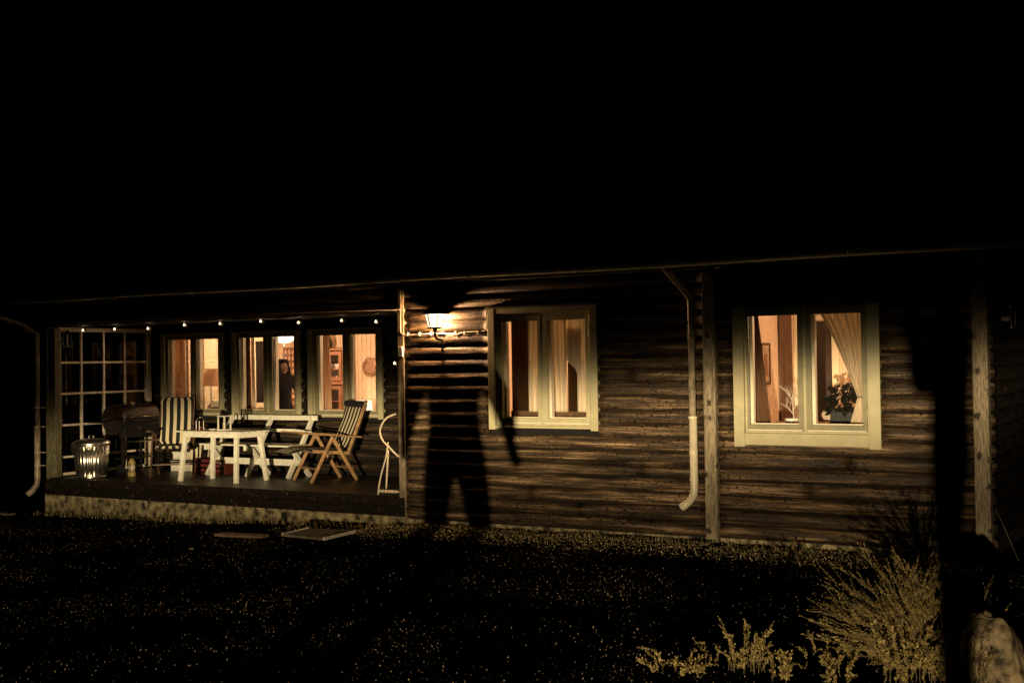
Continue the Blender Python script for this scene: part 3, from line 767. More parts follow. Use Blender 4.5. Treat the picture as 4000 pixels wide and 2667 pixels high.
def floor_lamp():
    c = V((-5.66, 2.62, .4))
    t = thing('floor_lamp', 'fabric shaded floor lamp beside the rounded chair in the leftmost window', 'lamp', c)
    b = MB(); b.tube([c+V((0, 0, .02)), c+V((0, 0, 1.5))], .008, 8); b.build('pole', 'black_metal', t)
    b = MB(); b.lathe(c, [(.13, 0), (.13, .02), (.02, .03)], 20); b.build('base', 'black_metal', t)
    b = MB()
    n = 28
    for z, r in ((1.24, .165), (1.52, .145)):
        for k in range(n): b.v.append((c.x+r*math.cos(2*math.pi*k/n), c.y+r*math.sin(2*math.pi*k/n), c.z+z))
    b.f = [(k, (k+1) % n, n+(k+1) % n, n+k) for k in range(n)]
    b.build('shade', 'shade_dim', t, smooth=True)
floor_lamp()
def shell_chair():
    c = V((-5.27, 2.40, .4))
    t = thing('shell_chair', 'pale rounded armchair behind the striped porch recliner, seen through the window', 'armchair', c)
    b = MB(); n = 18
    for j in range(9):
        z = .42+.6*j/8
        for i in range(n+1):
            a = math.radians(180*i/n); r = .30*(1-.0*j)*(1 if j < 5 else math.sqrt(max(.02, 1-((j-5)/3.6)**2)))
            b.v.append((c.x+.02+r*math.cos(a), c.y+.18*math.sin(a), c.z+z))
    for j in range(8):
        for i in range(n): b.f.append((j*(n+1)+i, j*(n+1)+i+1, (j+1)*(n+1)+i+1, (j+1)*(n+1)+i))
    o = b.build('backrest', 'cream_wall', t, smooth=True); o.modifiers.new('s', 'SOLIDIFY').thickness = .03
    b = MB(); b.box(c.x-.26, c.x+.28, c.y-.28, c.y+.14, c.z+.36, c.z+.44); b.build('seat', 'cream_wall', t, bevel=.03)
    for sx, sy in ((-1, -1), (1, -1), (-1, 1), (1, 1)):
        b = MB(); b.bar(c+V((.2*sx, -.07+.17*sy, .36)), c+V((.24*sx, -.07+.2*sy, 0)), .03, .03); b.build('leg', 'teak', t)
shell_chair()

def cabinet():
    x0, x1, y0, y1 = -5.42, -4.78, 4.93, 5.18
    t = thing('display_cabinet', 'red brown cabinet with a glass door holding crockery, in the right porch window', 'cabinet', (-5.5, 5.0, .4))
    b = MB(); b.box(x0, x1, y1-.02, y1, .4, 2.2); b.box(x0, x0+.03, y0, y1-.02, .4, 2.2); b.box(x1-.03, x1, y0, y1-.02, .4, 2.2); b.box(x0, x1, y0, y1, 2.2, 2.24); b.box(x0+.03, x1-.03, y0, y1-.02, .4, .5); b.box(x0+.03, x1-.03, y0, y1-.02, 1.60, 1.66)
    b.build('carcass', 'red_wood', t, bevel=.004)
    b = MB(); b.box(x0+.03, x1-.03, y1-.05, y1-.021, .5, 2.2); b.build('back_panel', 'dark_in', t)
    for z in (1.86, 1.3, .9):
        b = MB(); b.box(x0+.03, x1-.03, y0+.03, y1-.052, z, z+.018); b.build('shelf', 'red_wood', t)
    for a, c in ((x0+.02, -5.105), (-5.095, x1-.02)):
        for z0, z1 in ((1.67, 2.18), (1.12, 1.58)):
            b = MB(); w_ = .06
            b.box(a, a+w_, y0-.022, y0-.002, z0, z1); b.box(c-w_, c, y0-.022, y0-.002, z0, z1); b.box(a+w_, c-w_, y0-.022, y0-.002, z1-w_, z1); b.box(a+w_, c-w_, y0-.022, y0-.002, z0, z0+w_)
            d = b.build('door', 'red_wood', t, bevel=.003)
            q = MB(); q.box(a+w_, c-w_, y0-.013, y0-.009, z0+w_, z1-w_); q.build('pane', 'glass', d)
    for i in range(14):
        x = x1-.10-(i % 7)*.062; z = 1.879 if i < 7 else 1.66
        g = MB(); g.lathe((x, y0+.11+random.uniform(-.02, .02), z), [(.018, 0), (.022, .03), (.026, .07), (.022, .09)], 10)
        tag(g.build('cup', 'white_ceramic', smooth=True), '%s pale cup from the right on the %s shelf of the red brown cabinet' % (['first', 'second', 'third', 'fourth', 'fifth', 'sixth', 'seventh'][i % 7], 'upper' if i < 7 else 'lower'), 'cup', 'cups in the red brown cabinet')
cabinet()
def vase():
    b = MB(); b.lathe((-5.18, 5.04, 2.241), [(.05, 0), (.08, .08), (.05, .17), (.035, .22), (.05, .25)], 16)
    tag(b.build('vase', 'black_metal', smooth=True), 'black vase standing on top of the red brown cabinet', 'vase')
vase()
def plate():
    c = V((-4.36, 5.17, 1.90)); b = MB()
    prof = [(.165, .0), (.17, .012), (.12, .022), (.115, .012), (.02, .01)]
    n = 40; t = thing('wall_plate', 'round patterned metal plate hanging on the panelled wall of the right porch window', 'wall plate', c)
    for r, d in prof:
        for k in range(n):
            a = 2*math.pi*k/n; rr = r*(1+.02*math.cos(20*a)) if r > .16 else r
            b.v.append((c.x+rr*math.cos(a), c.y-d, c.z+rr*math.sin(a)))
    b.f = [(i*n+k, (i+1)*n+k, (i+1)*n+(k+1) % n, i*n+(k+1) % n) for i in range(len(prof)-1) for k in range(n)]+[tuple(range(4*n, 5*n))]
    b.build('dish', 'plate', t, smooth=False)
    for k in range(16):
        a = 2*math.pi*k/16; q = MB(); q.ball((c.x+.143*math.cos(a), c.y-.02, c.z+.143*math.sin(a)), .012, 6); q.build('boss', 'spot', t)
plate()
def table_lamp():
    c = V((-4.30, 4.9, .95))
    t = thing('side_table', 'small side table under the bright lamp at the back of the left room', 'table', (-4.3, 4.9, .4))
    b = MB(); b.box(-4.55, -4.05, 4.7, 5.1, .92, .95); b.build('table_top', 'teak', t)
    for sx in (-4.53, -4.10):
        for sy in (4.72, 5.05): q = MB(); q.box(sx, sx+.03, sy, sy+.03, .4, .92); q.build('leg', 'teak', t)
    t = thing('table_lamp', 'table lamp with a bright glowing drum shade at the right porch window', 'lamp', c)
    b = MB(); b.lathe(c, [(.06, .0), (.08, .06), (.03, .14), (.015, .18)], 16); b.build('base', 'white_ceramic', t, smooth=True)
    b = MB(); b.lathe(c, [(.15, .15), (.125, .38)], 26); b.build('shade', 'shade', t)
    lamp_light('table_lamp_light', c+V((-.0, -.18, .46)), 2.2, .06, WARM)
table_lamp()
def tapestry():
    t = thing('tapestry', 'narrow brown wall hanging with rows of pale round motifs beside the woman', 'wall hanging', (-6.05, 5.0, 2.2))
    b = MB(); b.box(-6.068, -6.06, 4.86, 5.17, 1.15, 2.27); b.build('cloth', 'tapestry', t)
    for r in range(9):
        for k in range(3):
            q = MB(); q.ball((-6.058, 4.91+k*.10, 2.19-r*.115), .033, 10, (.12, 1, 1.25)); q.build('motif', 'spot', t)
tapestry()

# ------------------------------------------------------------ people
def person(label, base, rz, J, materials, hair=None, face=True, smile=False, group=None, fingers=True, bulk=1, arm=1):
    """J: dict of joints in body space (x right, y forward is -y, z up, feet at 0)."""
    t = thing('person', label, 'person', base, rz, group)
    verts = []; rad = []; edges = []
    def vv(p, r):
        verts.append(V(p)); rad.append(r); return len(verts)-1
    pel = vv(J['pelvis'], (.15, .115))
    ab = vv(V(J['pelvis']).lerp(V(J['chest']), .45), (.125, .09))
    ch = vv(J['chest'], (.155, .105))
    sh = vv(V(J['chest']).lerp(V(J['neck']), .62), (.13, .085))
    nk = vv(J['neck'], (.052, .052))
    H = V(J['head'])
    n2 = vv(V(J['neck']).lerp(H, .35), (.055, .06)); h1 = vv(H+V((0, 0, -.045)), (.068, .078)); h2 = vv(H+V((0, 0, .02)), (.078, .092)); h3 = vv(H+V((0, .01, .085)), (.060, .072))
    edges += [(pel, ab), (ab, ch), (ch, sh), (sh, nk), (nk, n2), (n2, h1), (h1, h2), (h2, h3)]
    reg = {}
    for s in ('l', 'r'):
        sho = vv(J['sho_'+s], .062*(arm+1)/2); el = vv(J['elb_'+s], .043*arm); fo = vv(V(J['elb_'+s]).lerp(V(J['wri_'+s]),   .4), .040*arm); wr = vv(J['wri_'+s], .027)
        edges += [(sh, sho), (sho, el), (el, fo), (fo, wr)]
        d = (V(J['wri_'+s])-V(J['elb_'+s])).normalized()
        up = V(J.get('palm_'+s, (0, -1, 0))); side = d.cross(up).normalized()
        pm = vv(V(J['wri_'+s])+d*.055, (.040, .018)); edges += [(wr, pm)]
        if fingers:
            for k, (o_, L_) in enumerate(((-.030, .070), (-.010, .082), (.011, .078), (.031, .060))):
                base_ = V(J['wri_'+s])+d*.085+side*o_
                a = vv(base_, .0095); m_ = vv(base_+d*L_*.5-up*.004, .0090); e_ = vv(base_+d*L_*.9+up*.022, .0075); edges += [(pm, a), (a, m_), (m_, e_)]
            sg = -1 if s == 'l' else 1
            th = vv(V(J['wri_'+s])+d*.035-side*.035, .0105); t2 = vv(V(J['wri_'+s])+d*.075-side*.052+up*.01, .0095); t3 = vv(V(J['wri_'+s])+d*.105-side*.050+up*.02, .008); edges += [(wr, th), (th, t2), (t2, t3)]
        hip = vv(J['hip_'+s], (.095, .095)); kn = vv(J['kne_'+s], .062); cf = vv(V(J['kne_'+s]).lerp(V(J['ank_'+s]), .3), .060); an = vv(J['ank_'+s], .042)
        ft = vv(V(J['ank_'+s])+V((0, -.10, -.045)), (.045, .032)); toe = vv(V(J['ank_'+s])+V((0, -.19, -.055)), (.040, .022))
        hl = vv(V(J['ank_'+s])+V((0, .03, -.05)), (.036, .03))
        edges += [(pel, hip), (hip, kn), (kn, cf), (cf, an), (an, ft), (ft, toe), (an, hl)]
    me = bpy.data.meshes.new('body'); me.from_pydata([tuple(q) for q in verts], edges, []); me.update()
    o = bpy.data.objects.new('body', me); COL.objects.link(o)
    sk = o.modifiers.new('skin', 'SKIN'); sk.use_smooth_shade = True
    rad = [(r[0]*bulk, r[1]*bulk) if isinstance(r, tuple) else r*bulk for r in rad] if bulk != 1 else rad
    for i, r in enumerate(rad):
        q = me.skin_vertices[0].data[i]; q.radius = r if isinstance(r, tuple) else (r, r); q.use_root = (i == 0)
    ss = o.modifiers.new('sub', 'SUBSURF'); ss.levels = 2; ss.render_levels = 2
    dg = bpy.context.evaluated_depsgraph_get(); m2 = bpy.data.meshes.new_from_object(o.evaluated_get(dg))
    bpy.data.objects.remove(o); m2.name = 'body'
    m2.materials.clear()
    for q in materials: m2.materials.append(M[q])     # 0 skin 1 top 2 trousers 3 shoes
    wl, wr_ = V(J['wri_l']), V(J['wri_r'])
    for p in m2.polygons:
        c = p.center; k = 1
        if c.z > J['neck'][2]+.015: k = 0
        if c.z < J['pelvis'][2]-.02: k = 2
        if c.z < .09: k = 3
        for s in 'lr':
            w_ = V(J['wri_'+s]); e_ = V(J['elb_'+s])
            dd_ = (w_-e_).normalized(); al = (c-e_).dot(dd_)
            if al > (w_-e_).length-.01 and (c-w_).length < .20 and ((c-e_)-dd_*al).length < .062*bulk: k = 0
        p.material_index = k
    m2.shade_smooth()
    body = bpy.data.objects.new('body', m2); COL.objects.link(body); body.parent = t
    def child(b, n_, m): 
        ob = b.build(n_, m, None, smooth=True); ob.parent = t; return ob
    if face:
        R = Matrix.Rotation(J.get('turn', 0), 3, 'Z')
        def at(x, y, z): return H+R @ V((x, y, z))
        for s in (-1, 1):
            b = MB(); b.ball(at(.032*s, -.078, .022), .012, 8, (1.1, .6, .5)); child(b, 'eye', 'teeth')
            b = MB(); b.ball(at(.032*s, -.084, .022), .0062, 8, (1, .8, .9)); child(b, 'iris', 'ink')
            b = MB(); b.tube([at(.015*s, -.090, .045), at(.033*s, -.090, .052), at(.050*s, -.078, .044)], .0045, 5); child(b, 'eyebrow', 'hair')
            b = MB(); b.ball(at(.080*s, .0, .0), .024, 8, (.4, .8, 1.25)); child(b, 'ear', 'skin')
        b = MB(); b.tube([at(0, -.085, .035), at(0, -.098, .008), at(0, -.106, -.012), at(0, -.088, -.020)], [.006, .009, .014, .007], 8); child(b, 'nose', 'skin')
        b = MB(); b.tube([at(-.028, -.078, -.036), at(-.012, -.089, -.043), at(.012, -.089, -.043), at(.028, -.078, -.036)], .0065, 6); child(b, 'mouth', 'lips')
        if smile:
            b = MB(); b.tube([at(-.020, -.085, -.037), at(0, -.0935, -.040), at(.020, -.085, -.037)], .0045, 6); child(b, 'teeth', 'teeth')
    if hair: child(hair(H, J.get('turn', 0)), 'hair', 'hair')
    return t

def long_hair(H, turn):
    b = MB(); R = Matrix.Rotation(turn, 3, 'Z'); n = 36
    levels = [(.135, .045), (.128, .08), (.105, .105), (.06, .120), (.0, .125), (-.07, .130), (-.16, .140), (-.26, .140), (-.34, .12), (-.40, .07)]
    for z, r in levels:
        for k in range(n):
            a = 2*math.pi*k/n            # angle, -y is the face
            fx, fy = math.cos(a), math.sin(a)
            rr = r*(1+.05*math.sin(7*a+z*9)+.035*math.sin(17*a+z*25))*(1-.05*math.exp(-((a-4.71)/.25)**2)*(z > .1))
            front = max(0, -fy)
            cut = 0
            if z < .085 and front > .52: cut = 1
            y = fy*rr*1.05+.012
            if cut: y = max(y, -.052+ .02*(1 if z < -.08 else 0))
            q = H+R @ V((fx*rr*.92, y, z)); b.v.append(tuple(q))
    for i in range(len(levels)-1):
        for k in range(n): b.f.append((i*n+k, (i+1)*n+k, (i+1)*n+(k+1) % n, i*n+(k+1) % n))
    b.f.append(tuple(range(n)))
    return b
def short_hair(H, turn):
    b = MB(); R = Matrix.Rotation(turn, 3, 'Z'); n = 24
    for z, r in [(.12, .03), (.112, .07), (.08, .096), (.04, .102), (.0, .100), (-.04, .085)]:
        for k in range(n):
            a = 2*math.pi*k/n; fy = math.sin(a)
            y = fy*r*1.05+.015
            if z < .07 and fy < -.3: y = max(y, -.03)
            b.v.append(tuple(H+R @ V((math.cos(a)*r*.95, y, z))))
    for i in range(5):
        for k in range(n): b.f.append((i*n+k, (i+1)*n+k, (i+1)*n+(k+1) % n, i*n+(k+1) % n))
    b.f.append(tuple(range(n)))
    return b

JW = dict(pelvis=(0, .0, .92), chest=(0, .0, 1.19), neck=(0, .01, 1.40), head=(.0, -.015, 1.515), turn=math.radians(8),
          sho_l=(.17, 0, 1.335), elb_l=(.30, .07, 1.12), wri_l=(.22, -.10, .97), palm_l=(-1, 0, 0),
          sho_r=(-.17, 0, 1.335), elb_r=(-.24, .02, 1.07), wri_r=(-.22, -.07, .84), palm_r=(1, 0, 0),
          hip_l=(.09, 0, .87), kne_l=(.10, -.02, .48), ank_l=(.10, .0, .08), hip_r=(-.09, 0, .87), kne_r=(-.10, -.02, .48), ank_r=(-.10, .0, .08))
person('smiling woman with long black hair and black top standing inside the middle porch window', (-4.16, 2.62, .405), math.radians(66), JW, ['skin', 'black_cloth', 'denim', 'black_metal'], long_hair, smile=True, bulk=1.1)

# friends of the photographer, in the beam, whose shadows fall on the front wall
JA = dict(pelvis=(0, 0, .94), chest=(0, 0, 1.24), neck=(0, .0, 1.50), head=(.03, -.01, 1.63),
          sho_l=(.21, 0, 1.43), elb_l=(.42, .0, 1.22), wri_l=(.50, -.02, .96), palm_l=(0, -1, 0),
          sho_r=(-.21, 0, 1.43), elb_r=(-.46, .02, 1.20), wri_r=(-.50, -.02, .95), palm_r=(0, -1, 0),
          hip_l=(.14, 0, .88), kne_l=(.21, -.02, .50), ank_l=(.26, 0, .08), hip_r=(-.14, 0, .88), kne_r=(-.20, -.02, .50), ank_r=(-.25, 0, .08))
person('person in dark clothes standing with legs apart, left of the camera', (5.38, -10.6, gz(5.38, -10.6)-.01), math.radians(157), JA, ['skin', 'black_cloth', 'denim', 'black_metal'], short_hair, bulk=1.4, arm=1.3)
JB = dict(pelvis=(0, 0, .98), chest=(0, 0, 1.27), neck=(0, .0, 1.50), head=(0, -.03, 1.63),
          sho_l=(.20, 0, 1.43), elb_l=(.22, -.11, 1.16), wri_l=(.12, -.13, 1.38), palm_l=(-1, 0, 0),
          sho_r=(-.20, 0, 1.43), elb_r=(-.22, -.11, 1.16), wri_r=(-.12, -.13, 1.38), palm_r=(1, 0, 0),
          hip_l=(.10, 0, .92), kne_l=(.11, -.02, .50), ank_l=(.12, .0, .08), hip_r=(-.10, 0, .92), kne_r=(-.11, -.02, .50), ank_r=(-.12, 0, .08))
person('person in dark clothes standing sideways with raised hands, just behind the camera', (8.62, -12.6, gz(8.6, -12.6)-.01), math.radians(-78), JB, ['skin', 'black_cloth', 'denim', 'black_metal'], short_hair, bulk=.92, arm=1.3)

# ------------------------------------------------------------ things in the right room
lamp_light('room_light', (5.6, 1.5, 2.55), 64, .12, WARM)
lamp_light('room_light', (1.95, 1.5, 1.9), 120, .1, WARM)
def right_room():
    t = thing('picture', 'framed print on the panelled wall behind the brown curtain, right window', 'picture', (3.98, 1.62, 1.9))
    b = MB(); b.box(3.972, 3.992, 1.32, 1.345, 1.66, 2.13); b.box(3.972, 3.992, 1.595, 1.62, 1.66, 2.13); b.box(3.972, 3.992, 1.345, 1.595, 1.66, 1.685); b.box(3.972, 3.992, 1.345, 1.595, 2.105, 2.13); b.build('frame', 'dark_teak', t)
    b = MB(); b.box(3.972, 3.98, 1.345, 1.595, 1.685, 2.105); b.build('print', 'picture', t)
    b = MB(); b.box(3.981, 3.984, 1.42, 1.52, 1.76, 2.0); b.build('drawing', 'tapestry', t)
    # table behind the window
    t = thing('window_table', 'narrow wooden table just inside the right window', 'table', (4.8, .5, .4))
    b = MB(); b.box(4.36, 5.42, .34, .74, 1.255, 1.285); b.build('table_top', 'red_wood', t, bevel=.004)
    b = MB(); b.box(4.38, 5.40, .36, .72, 1.19, 1.254); b.build('apron', 'red_wood', t)
    for x in (4.38, 5.36):
        for y in (.36, .68): q = MB(); q.box(x, x+.04, y, y+.04, .4, 1.19); q.build('leg', 'red_wood', t)
    # bowl with a bare branch
    c = V((4.60, .40, 1.286)); 
    b = MB(); b.lathe(c, [(.055, 0), (.068, .01), (.072, .045), (.066, .05), (.05, .04)], 24); tag(b.build('bowl', 'white_ceramic', smooth=True), 'shallow white bowl holding the bare branch in the right window', 'bowl')
    rnd = random.Random(4); b = MB()
    def br(p, d, L, r, lvl):
        pts = [p]; q = V(p); dd = V(d)
        for i in range(4):
            dd = (dd+V((rnd.uniform(-.3, .3), rnd.uniform(-.2, .2), rnd.uniform(-.2, .3)))*.5).normalized(); q = q+dd*L/4; pts.append(V(q))
        b.tube(pts, [r*(1-.2*i) for i in range(5)], 5)
        if lvl:
            for i in (1, 2, 3, 4, 4):
                e = (dd+V((rnd.uniform(-1.3, .9), rnd.uniform(-.4, .4), rnd.uniform(-.5, .9)))).normalized(); br(pts[i], e, L*.62, r*.55, lvl-1)
    br(c+V((.02, 0, .04)), V((.1, 0, 1)), .19, .009, 3)
    tag(b.build('branch', 'driftwood'), 'bleached bare branch standing in a white bowl, right window', 'branch')
    # houseplant
    c = V((5.12, .52, 1.286)); t = thing('potted_plant', 'dark leafy houseplant in a black box pot behind the tied curtain', 'plant', c)
    b = MB(); b.box(c.x-.13, c.x+.10, c.y-.10, c.y+.10, c.z, c.z+.12); b.build('pot', 'plant_dark', t, bevel=.008)
    b = MB()
    for k in range(26):
        a = rnd.uniform(0, 6.28); r = rnd.uniform(.05, .17); z = rnd.uniform(.22, .40); b.tube([c+V((0, 0, .1)), c+V((r*.3*math.cos(a), r*.2*math.sin(a), z)), c+V((r*math.cos(a), r*.6*math.sin(a), z-.02))], .004, 4)
    b.build('stem', 'plant_dark', t)
    for k in range(150):
        a = rnd.uniform(0, 6.28); r = rnd.uniform(.02, .19); z = rnd.uniform(.14, .41)-.5*max(0, r-.1); L_ = rnd.uniform(.05, .09)
        p = c+V((r*math.cos(a), r*.6*math.sin(a), z)); d = V((math.cos(a), math.sin(a)*.6, rnd.uniform(-.9, .1))).normalized(); s_ = d.cross(V((rnd.uniform(-.3, .3), rnd.uniform(-1, 1), .6))).normalized()*L_*.42
        q = MB(); q.v = [tuple(p), tuple(p+d*L_*.45+s_), tuple(p+d*L_+V((0, 0, -.01))), tuple(p+d*L_*.45-s_), tuple(p+d*L_*.5+V((0, 0, .006)))]; q.f = [(0, 1, 4), (1, 2, 4), (2, 3, 4), (3, 0, 4)]
        q.build('leaf', 'plant_dark', t)
    # cream cushions on the sill side
    b = MB(); b.ball((4.93, .62, 1.36), .085, 14, (1, .6, .8)); tag(b.build('cushion', 'curtain', smooth=True), 'crumpled cream cushion left of the dark houseplant', 'cushion')
    b = MB()
    q = V((4.74, .56, 1.286))
    b.box(q.x-.05, q.x+.06, q.y, q.y+.05, q.z, q.z+.28); tag(b.build('bottle_holder', 'cream_wall', bevel=.01), 'tall cream box behind the bare branch, right window', 'box')
right_room()

# ------------------------------------------------------------ wall lamp
def lantern(base, label, lit=True, s=1.0):
    """base: point on the wall behind the arm"""
    c = V(base)+V((0, -.19, .0))
    t = thing('wall_lamp', label, 'lamp', base)
    g0, g1 = c.z+.0, c.z+.145*s           # glass bottom/top
    r0, r1 = .078*s, .118*s
    def corners(r, z): return [V((c.x+r*math.cos(a), c.y+r*math.sin(a), z)) for a in [math.radians(20+60*k) for k in range(6)]]
    A, B_ = corners(r0, g0), corners(r1, g1)
    for k in range(6):
        q = MB(); k2 = (k+1) % 6; q.v = [tuple(A[k]), tuple(A[k2]), tuple(B_[k2]), tuple(B_[k])]; q.f = [(0, 1, 2, 3)]
        q.build('glass', 'lamp_glass' if lit else 'screen_glass', t)
    for k in range(6):
        q = MB(); q.bar(A[k], B_[k], .010, .010); q.build('frame_bar', 'black_metal', t)
    q = MB(); R0 = corners(.182*s, g1+.0); R1 = corners(.07*s, g1+.085*s); R2 = corners(.03*s, g1+.105*s)
    q.v = [tuple(p) for p in R0+R1+R2+[V((c.x, c.y, g1+.13*s))]]
    for k in range(6):
        k2 = (k+1) % 6; q.f += [(k, k2, 6+k2, 6+k), (6+k, 6+k2, 12+k2, 12+k), (12+k, 12+k2, 18)]
    q.f.append((5, 4, 3, 2, 1, 0)); q.build('roof', 'black_metal', t)
    q = MB(); q.lathe((c.x, c.y, g0), [(r0*1.1, -.018), (r0*1.15, -.002)], 12); q.lathe((c.x, c.y, g0), [(.02, -.05), (.028, -.018)], 10); q.build('base_plate', 'black_metal', t)
    q = MB(); q.tube([(c.x, c.y, g0-.05), (c.x, c.y, g0-.10), (c.x, c.y+.03, g0-.135), (c.x, c.y+.08, g0-.14), (c.x, c.y+.14, g0-.14), (c.x, c.y+.17, g0-.13)], .013, 8); q.build('arm', 'black_metal', t, smooth=True)
    q = MB(); q.box(c.x-.045, c.x+.045, base[1]-.045, base[1]-.03, g0-.20, g0-.02); q.build('wall_bracket', 'black_metal', t, bevel=.01)
    if lit:
        q = MB(); q.ball((c.x, c.y, (g0+g1)/2), .025, 10); q.build('bulb', 'bulb', t, smooth=True)
        lamp_light('wall_lamp_light', (c.x+.0, c.y+.085, (g0+g1)/2+.0), 210, .03, (1, .58, .28))
    return t
lantern((.585, 0, 2.375), 'lit black six sided wall lantern on the log wall beside the middle window')

# cable with clips
def cable():
    t = thing('wall_cable', 'cream electric cable clipped along the logs beneath the lit lantern', 'cable', (.6, -.05, 2.3))
    pts = [(.015, -.07, 2.60), (.012, -.07, 2.34), (.03, -.06, 2.305), (.10, -.05, 2.295), (.3, -.048, 2.30), (.55, -.048, 2.305), (.66, -.05, 2.30), (.8, -.048, 2.292), (.9, -.05, 2.31), (1.1, -.048, 2.312), (1.17, -.05, 2.315), (1.205, -.055, 2.34), (1.208, -.06, 2.58)]
    b = MB(); b.tube(pts, .0065, 6); b.build('cable', 'cord', t, smooth=True)
    for x in (.1, .27, .43, .78, .9, 1.08):
        q = MB(); q.box(x-.009, x+.009, -.058, -.036, 2.287, 2.322); q.build('cable_clip', 'white_paint', t)
    b = MB(); b.tube([(-6.1, -.09, 2.60), (-4.5, -.09, 2.612), (-3, -.09, 2.605), (-1.4, -.085, 2.612), (0.0, -.08, 2.60), (.02, -.07, 2.60)], .006, 6); b.build('cable', 'cord', t, smooth=True)
    b = MB(); b.box(-.015, .05, -.095, -.058, 2.04, 2.16); b.build('junction_box', 'white_paint', t, bevel=.006)
    b = MB(); b.tube([(.018, -.066, 2.57), (.018, -.066, 2.86)], .004, 5); b.build('cable', 'cord', t)
cable()

# string of bulbs
def string_lights():
    t = thing('string_lights', 'string of small round bulbs hung along the porch opening', 'string lights', (-3, .1, 2.55))
    xs = [(-5.66, 2.53), (-5.01, 2.53), (-4.35, 2.52), (-3.66, 2.55), (-3.01, 2.55), (-2.30, 2.56), (-1.67, 2.525), (-.98, 2.53), (-.45, 2.50)]
    pts = []
    for (a, az), (c, cz) in zip(xs, xs[1:]):
        for k in range(6):
            u = k/6; pts.append((a+(c-a)*u, .1, az+(cz-az)*u+.025-.05*u*(1-u)))
    pts += [(xs[-1][0], .1, xs[-1][1]+.02), (-.3, .08, 2.45), (-.2, .06, 2.2), (-.18, .08, 2.03)]
    b = MB(); b.tube(pts, .004, 5); b.build('wire', 'black_metal', t)
    for x, z in xs+[(-.18, 1.99)]:
        tl = random.uniform(-.3, .3)
        q = MB(); q.lathe((x, .1, z), [(.012, .022), (.012, -.005)], 10); bb = q.build('socket', 'black_metal', t)
        q = MB(); q.ball((x, .1, z-.028), .028, 12); q.build('bulb', 'bulb_glass', t, smooth=True)
        q = MB(); q.tube([(x-.012, .069, z-.036), (x-.002, .068, z-.012), (x+.009, .069, z-.034)], .0075, 5); q.build('glint', 'bulb', t)  # glint on an unlit bulb, put in as a glowing loop
        l = lamp_light('added_bulb_light', (x, .06, z-.03), .22, .01, (1, .7, .42))  # added lamp at each bulb to brighten the glazed screen
string_lights()

def hanging_lantern():
    c = V((-6.10, .16, 2.28)); t = thing('hanging_lantern', 'small clear lantern with beads hanging at the top of the left porch post', 'lantern', c)
    for k in range(4):
        a = math.radians(45+90*k); q = MB(); q.bar(c+V((.075*math.cos(a), .075*math.sin(a), 0)), c+V((.045*math.cos(a), .045*math.sin(a), .19)), .008, .008); q.build('frame_bar', 'steel', t)
    q = MB(); q.lathe(c, [(.08, -.01), (.08, 0)], 4); q.build('base', 'steel', t)
    q = MB(); q.lathe(c, [(.06, .19), (.01, .24)], 12); q.build('cap', 'steel', t)
    for k in range(6): q = MB(); q.ball(c+V((0, 0, .02+k*.03)), .013, 8); q.build('bead', 'white_ceramic', t)
    q = MB(); q.tube([c+V((0, 0, .24)), c+V((0, 0, .34))], .003, 4); q.build('hook', 'steel', t)
hanging_lantern()
def wind_ornament():
    c = V((-6.08, .12, 1.38)); t = thing('round_ornament', 'small dark glass ball hanging beside the left porch post', 'ornament', c)
    q = MB(); q.ball(c, .045, 14); q.build('ball', 'dark_glass', t, smooth=True)
    q = MB(); q.tube([c+V((0, 0, .045)), c+V((0, 0, .75))], .003, 4); q.build('string', 'cord', t)
    for z in (.12, .3, .36): q = MB(); q.ball(c+V((0, 0, z)), .01, 6); q.build('bead', 'white_ceramic', t)
wind_ornament()
def unlit_wall_lantern():
    c = V((6.66, .62, 2.22)); t = thing('unlit_wall_lantern', 'unlit outline of a lantern on the dark right end wall of the house', 'lantern', c)
    for dy, dy2 in ((-.14, -.22), (.14, .22)):
        q = MB(); q.bar(c+V((.06, dy*.8, 0)), c+V((.06, dy2*.8, .19)), .012, .012); q.build('frame_bar', 'old_pipe', t)
    q = MB(); q.bar(c+V((.06, -.12, 0)), c+V((.06, .12, 0)), .02, .02); q.build('base', 'old_pipe', t)
    q = MB(); q.bar(c+V((.06, -.18, .19)), c+V((.06, .18, .19)), .03, .02); q.build('roof', 'old_pipe', t)
    q = MB(); q.box(c.x-.04, c.x+.05, c.y-.02, c.y+.02, c.z+.06, c.z+.10); q.build('wall_bracket', 'old_pipe', t)
    q = MB(); q.v = [tuple(c+V((.06, -.11, .0))), tuple(c+V((.06, .11, 0))), tuple(c+V((.06, .17, .19))), tuple(c+V((.06, -.17, .19)))]; q.f = [(0, 1, 2, 3)]; q.build('glass', 'screen_glass', t)
unlit_wall_lantern()

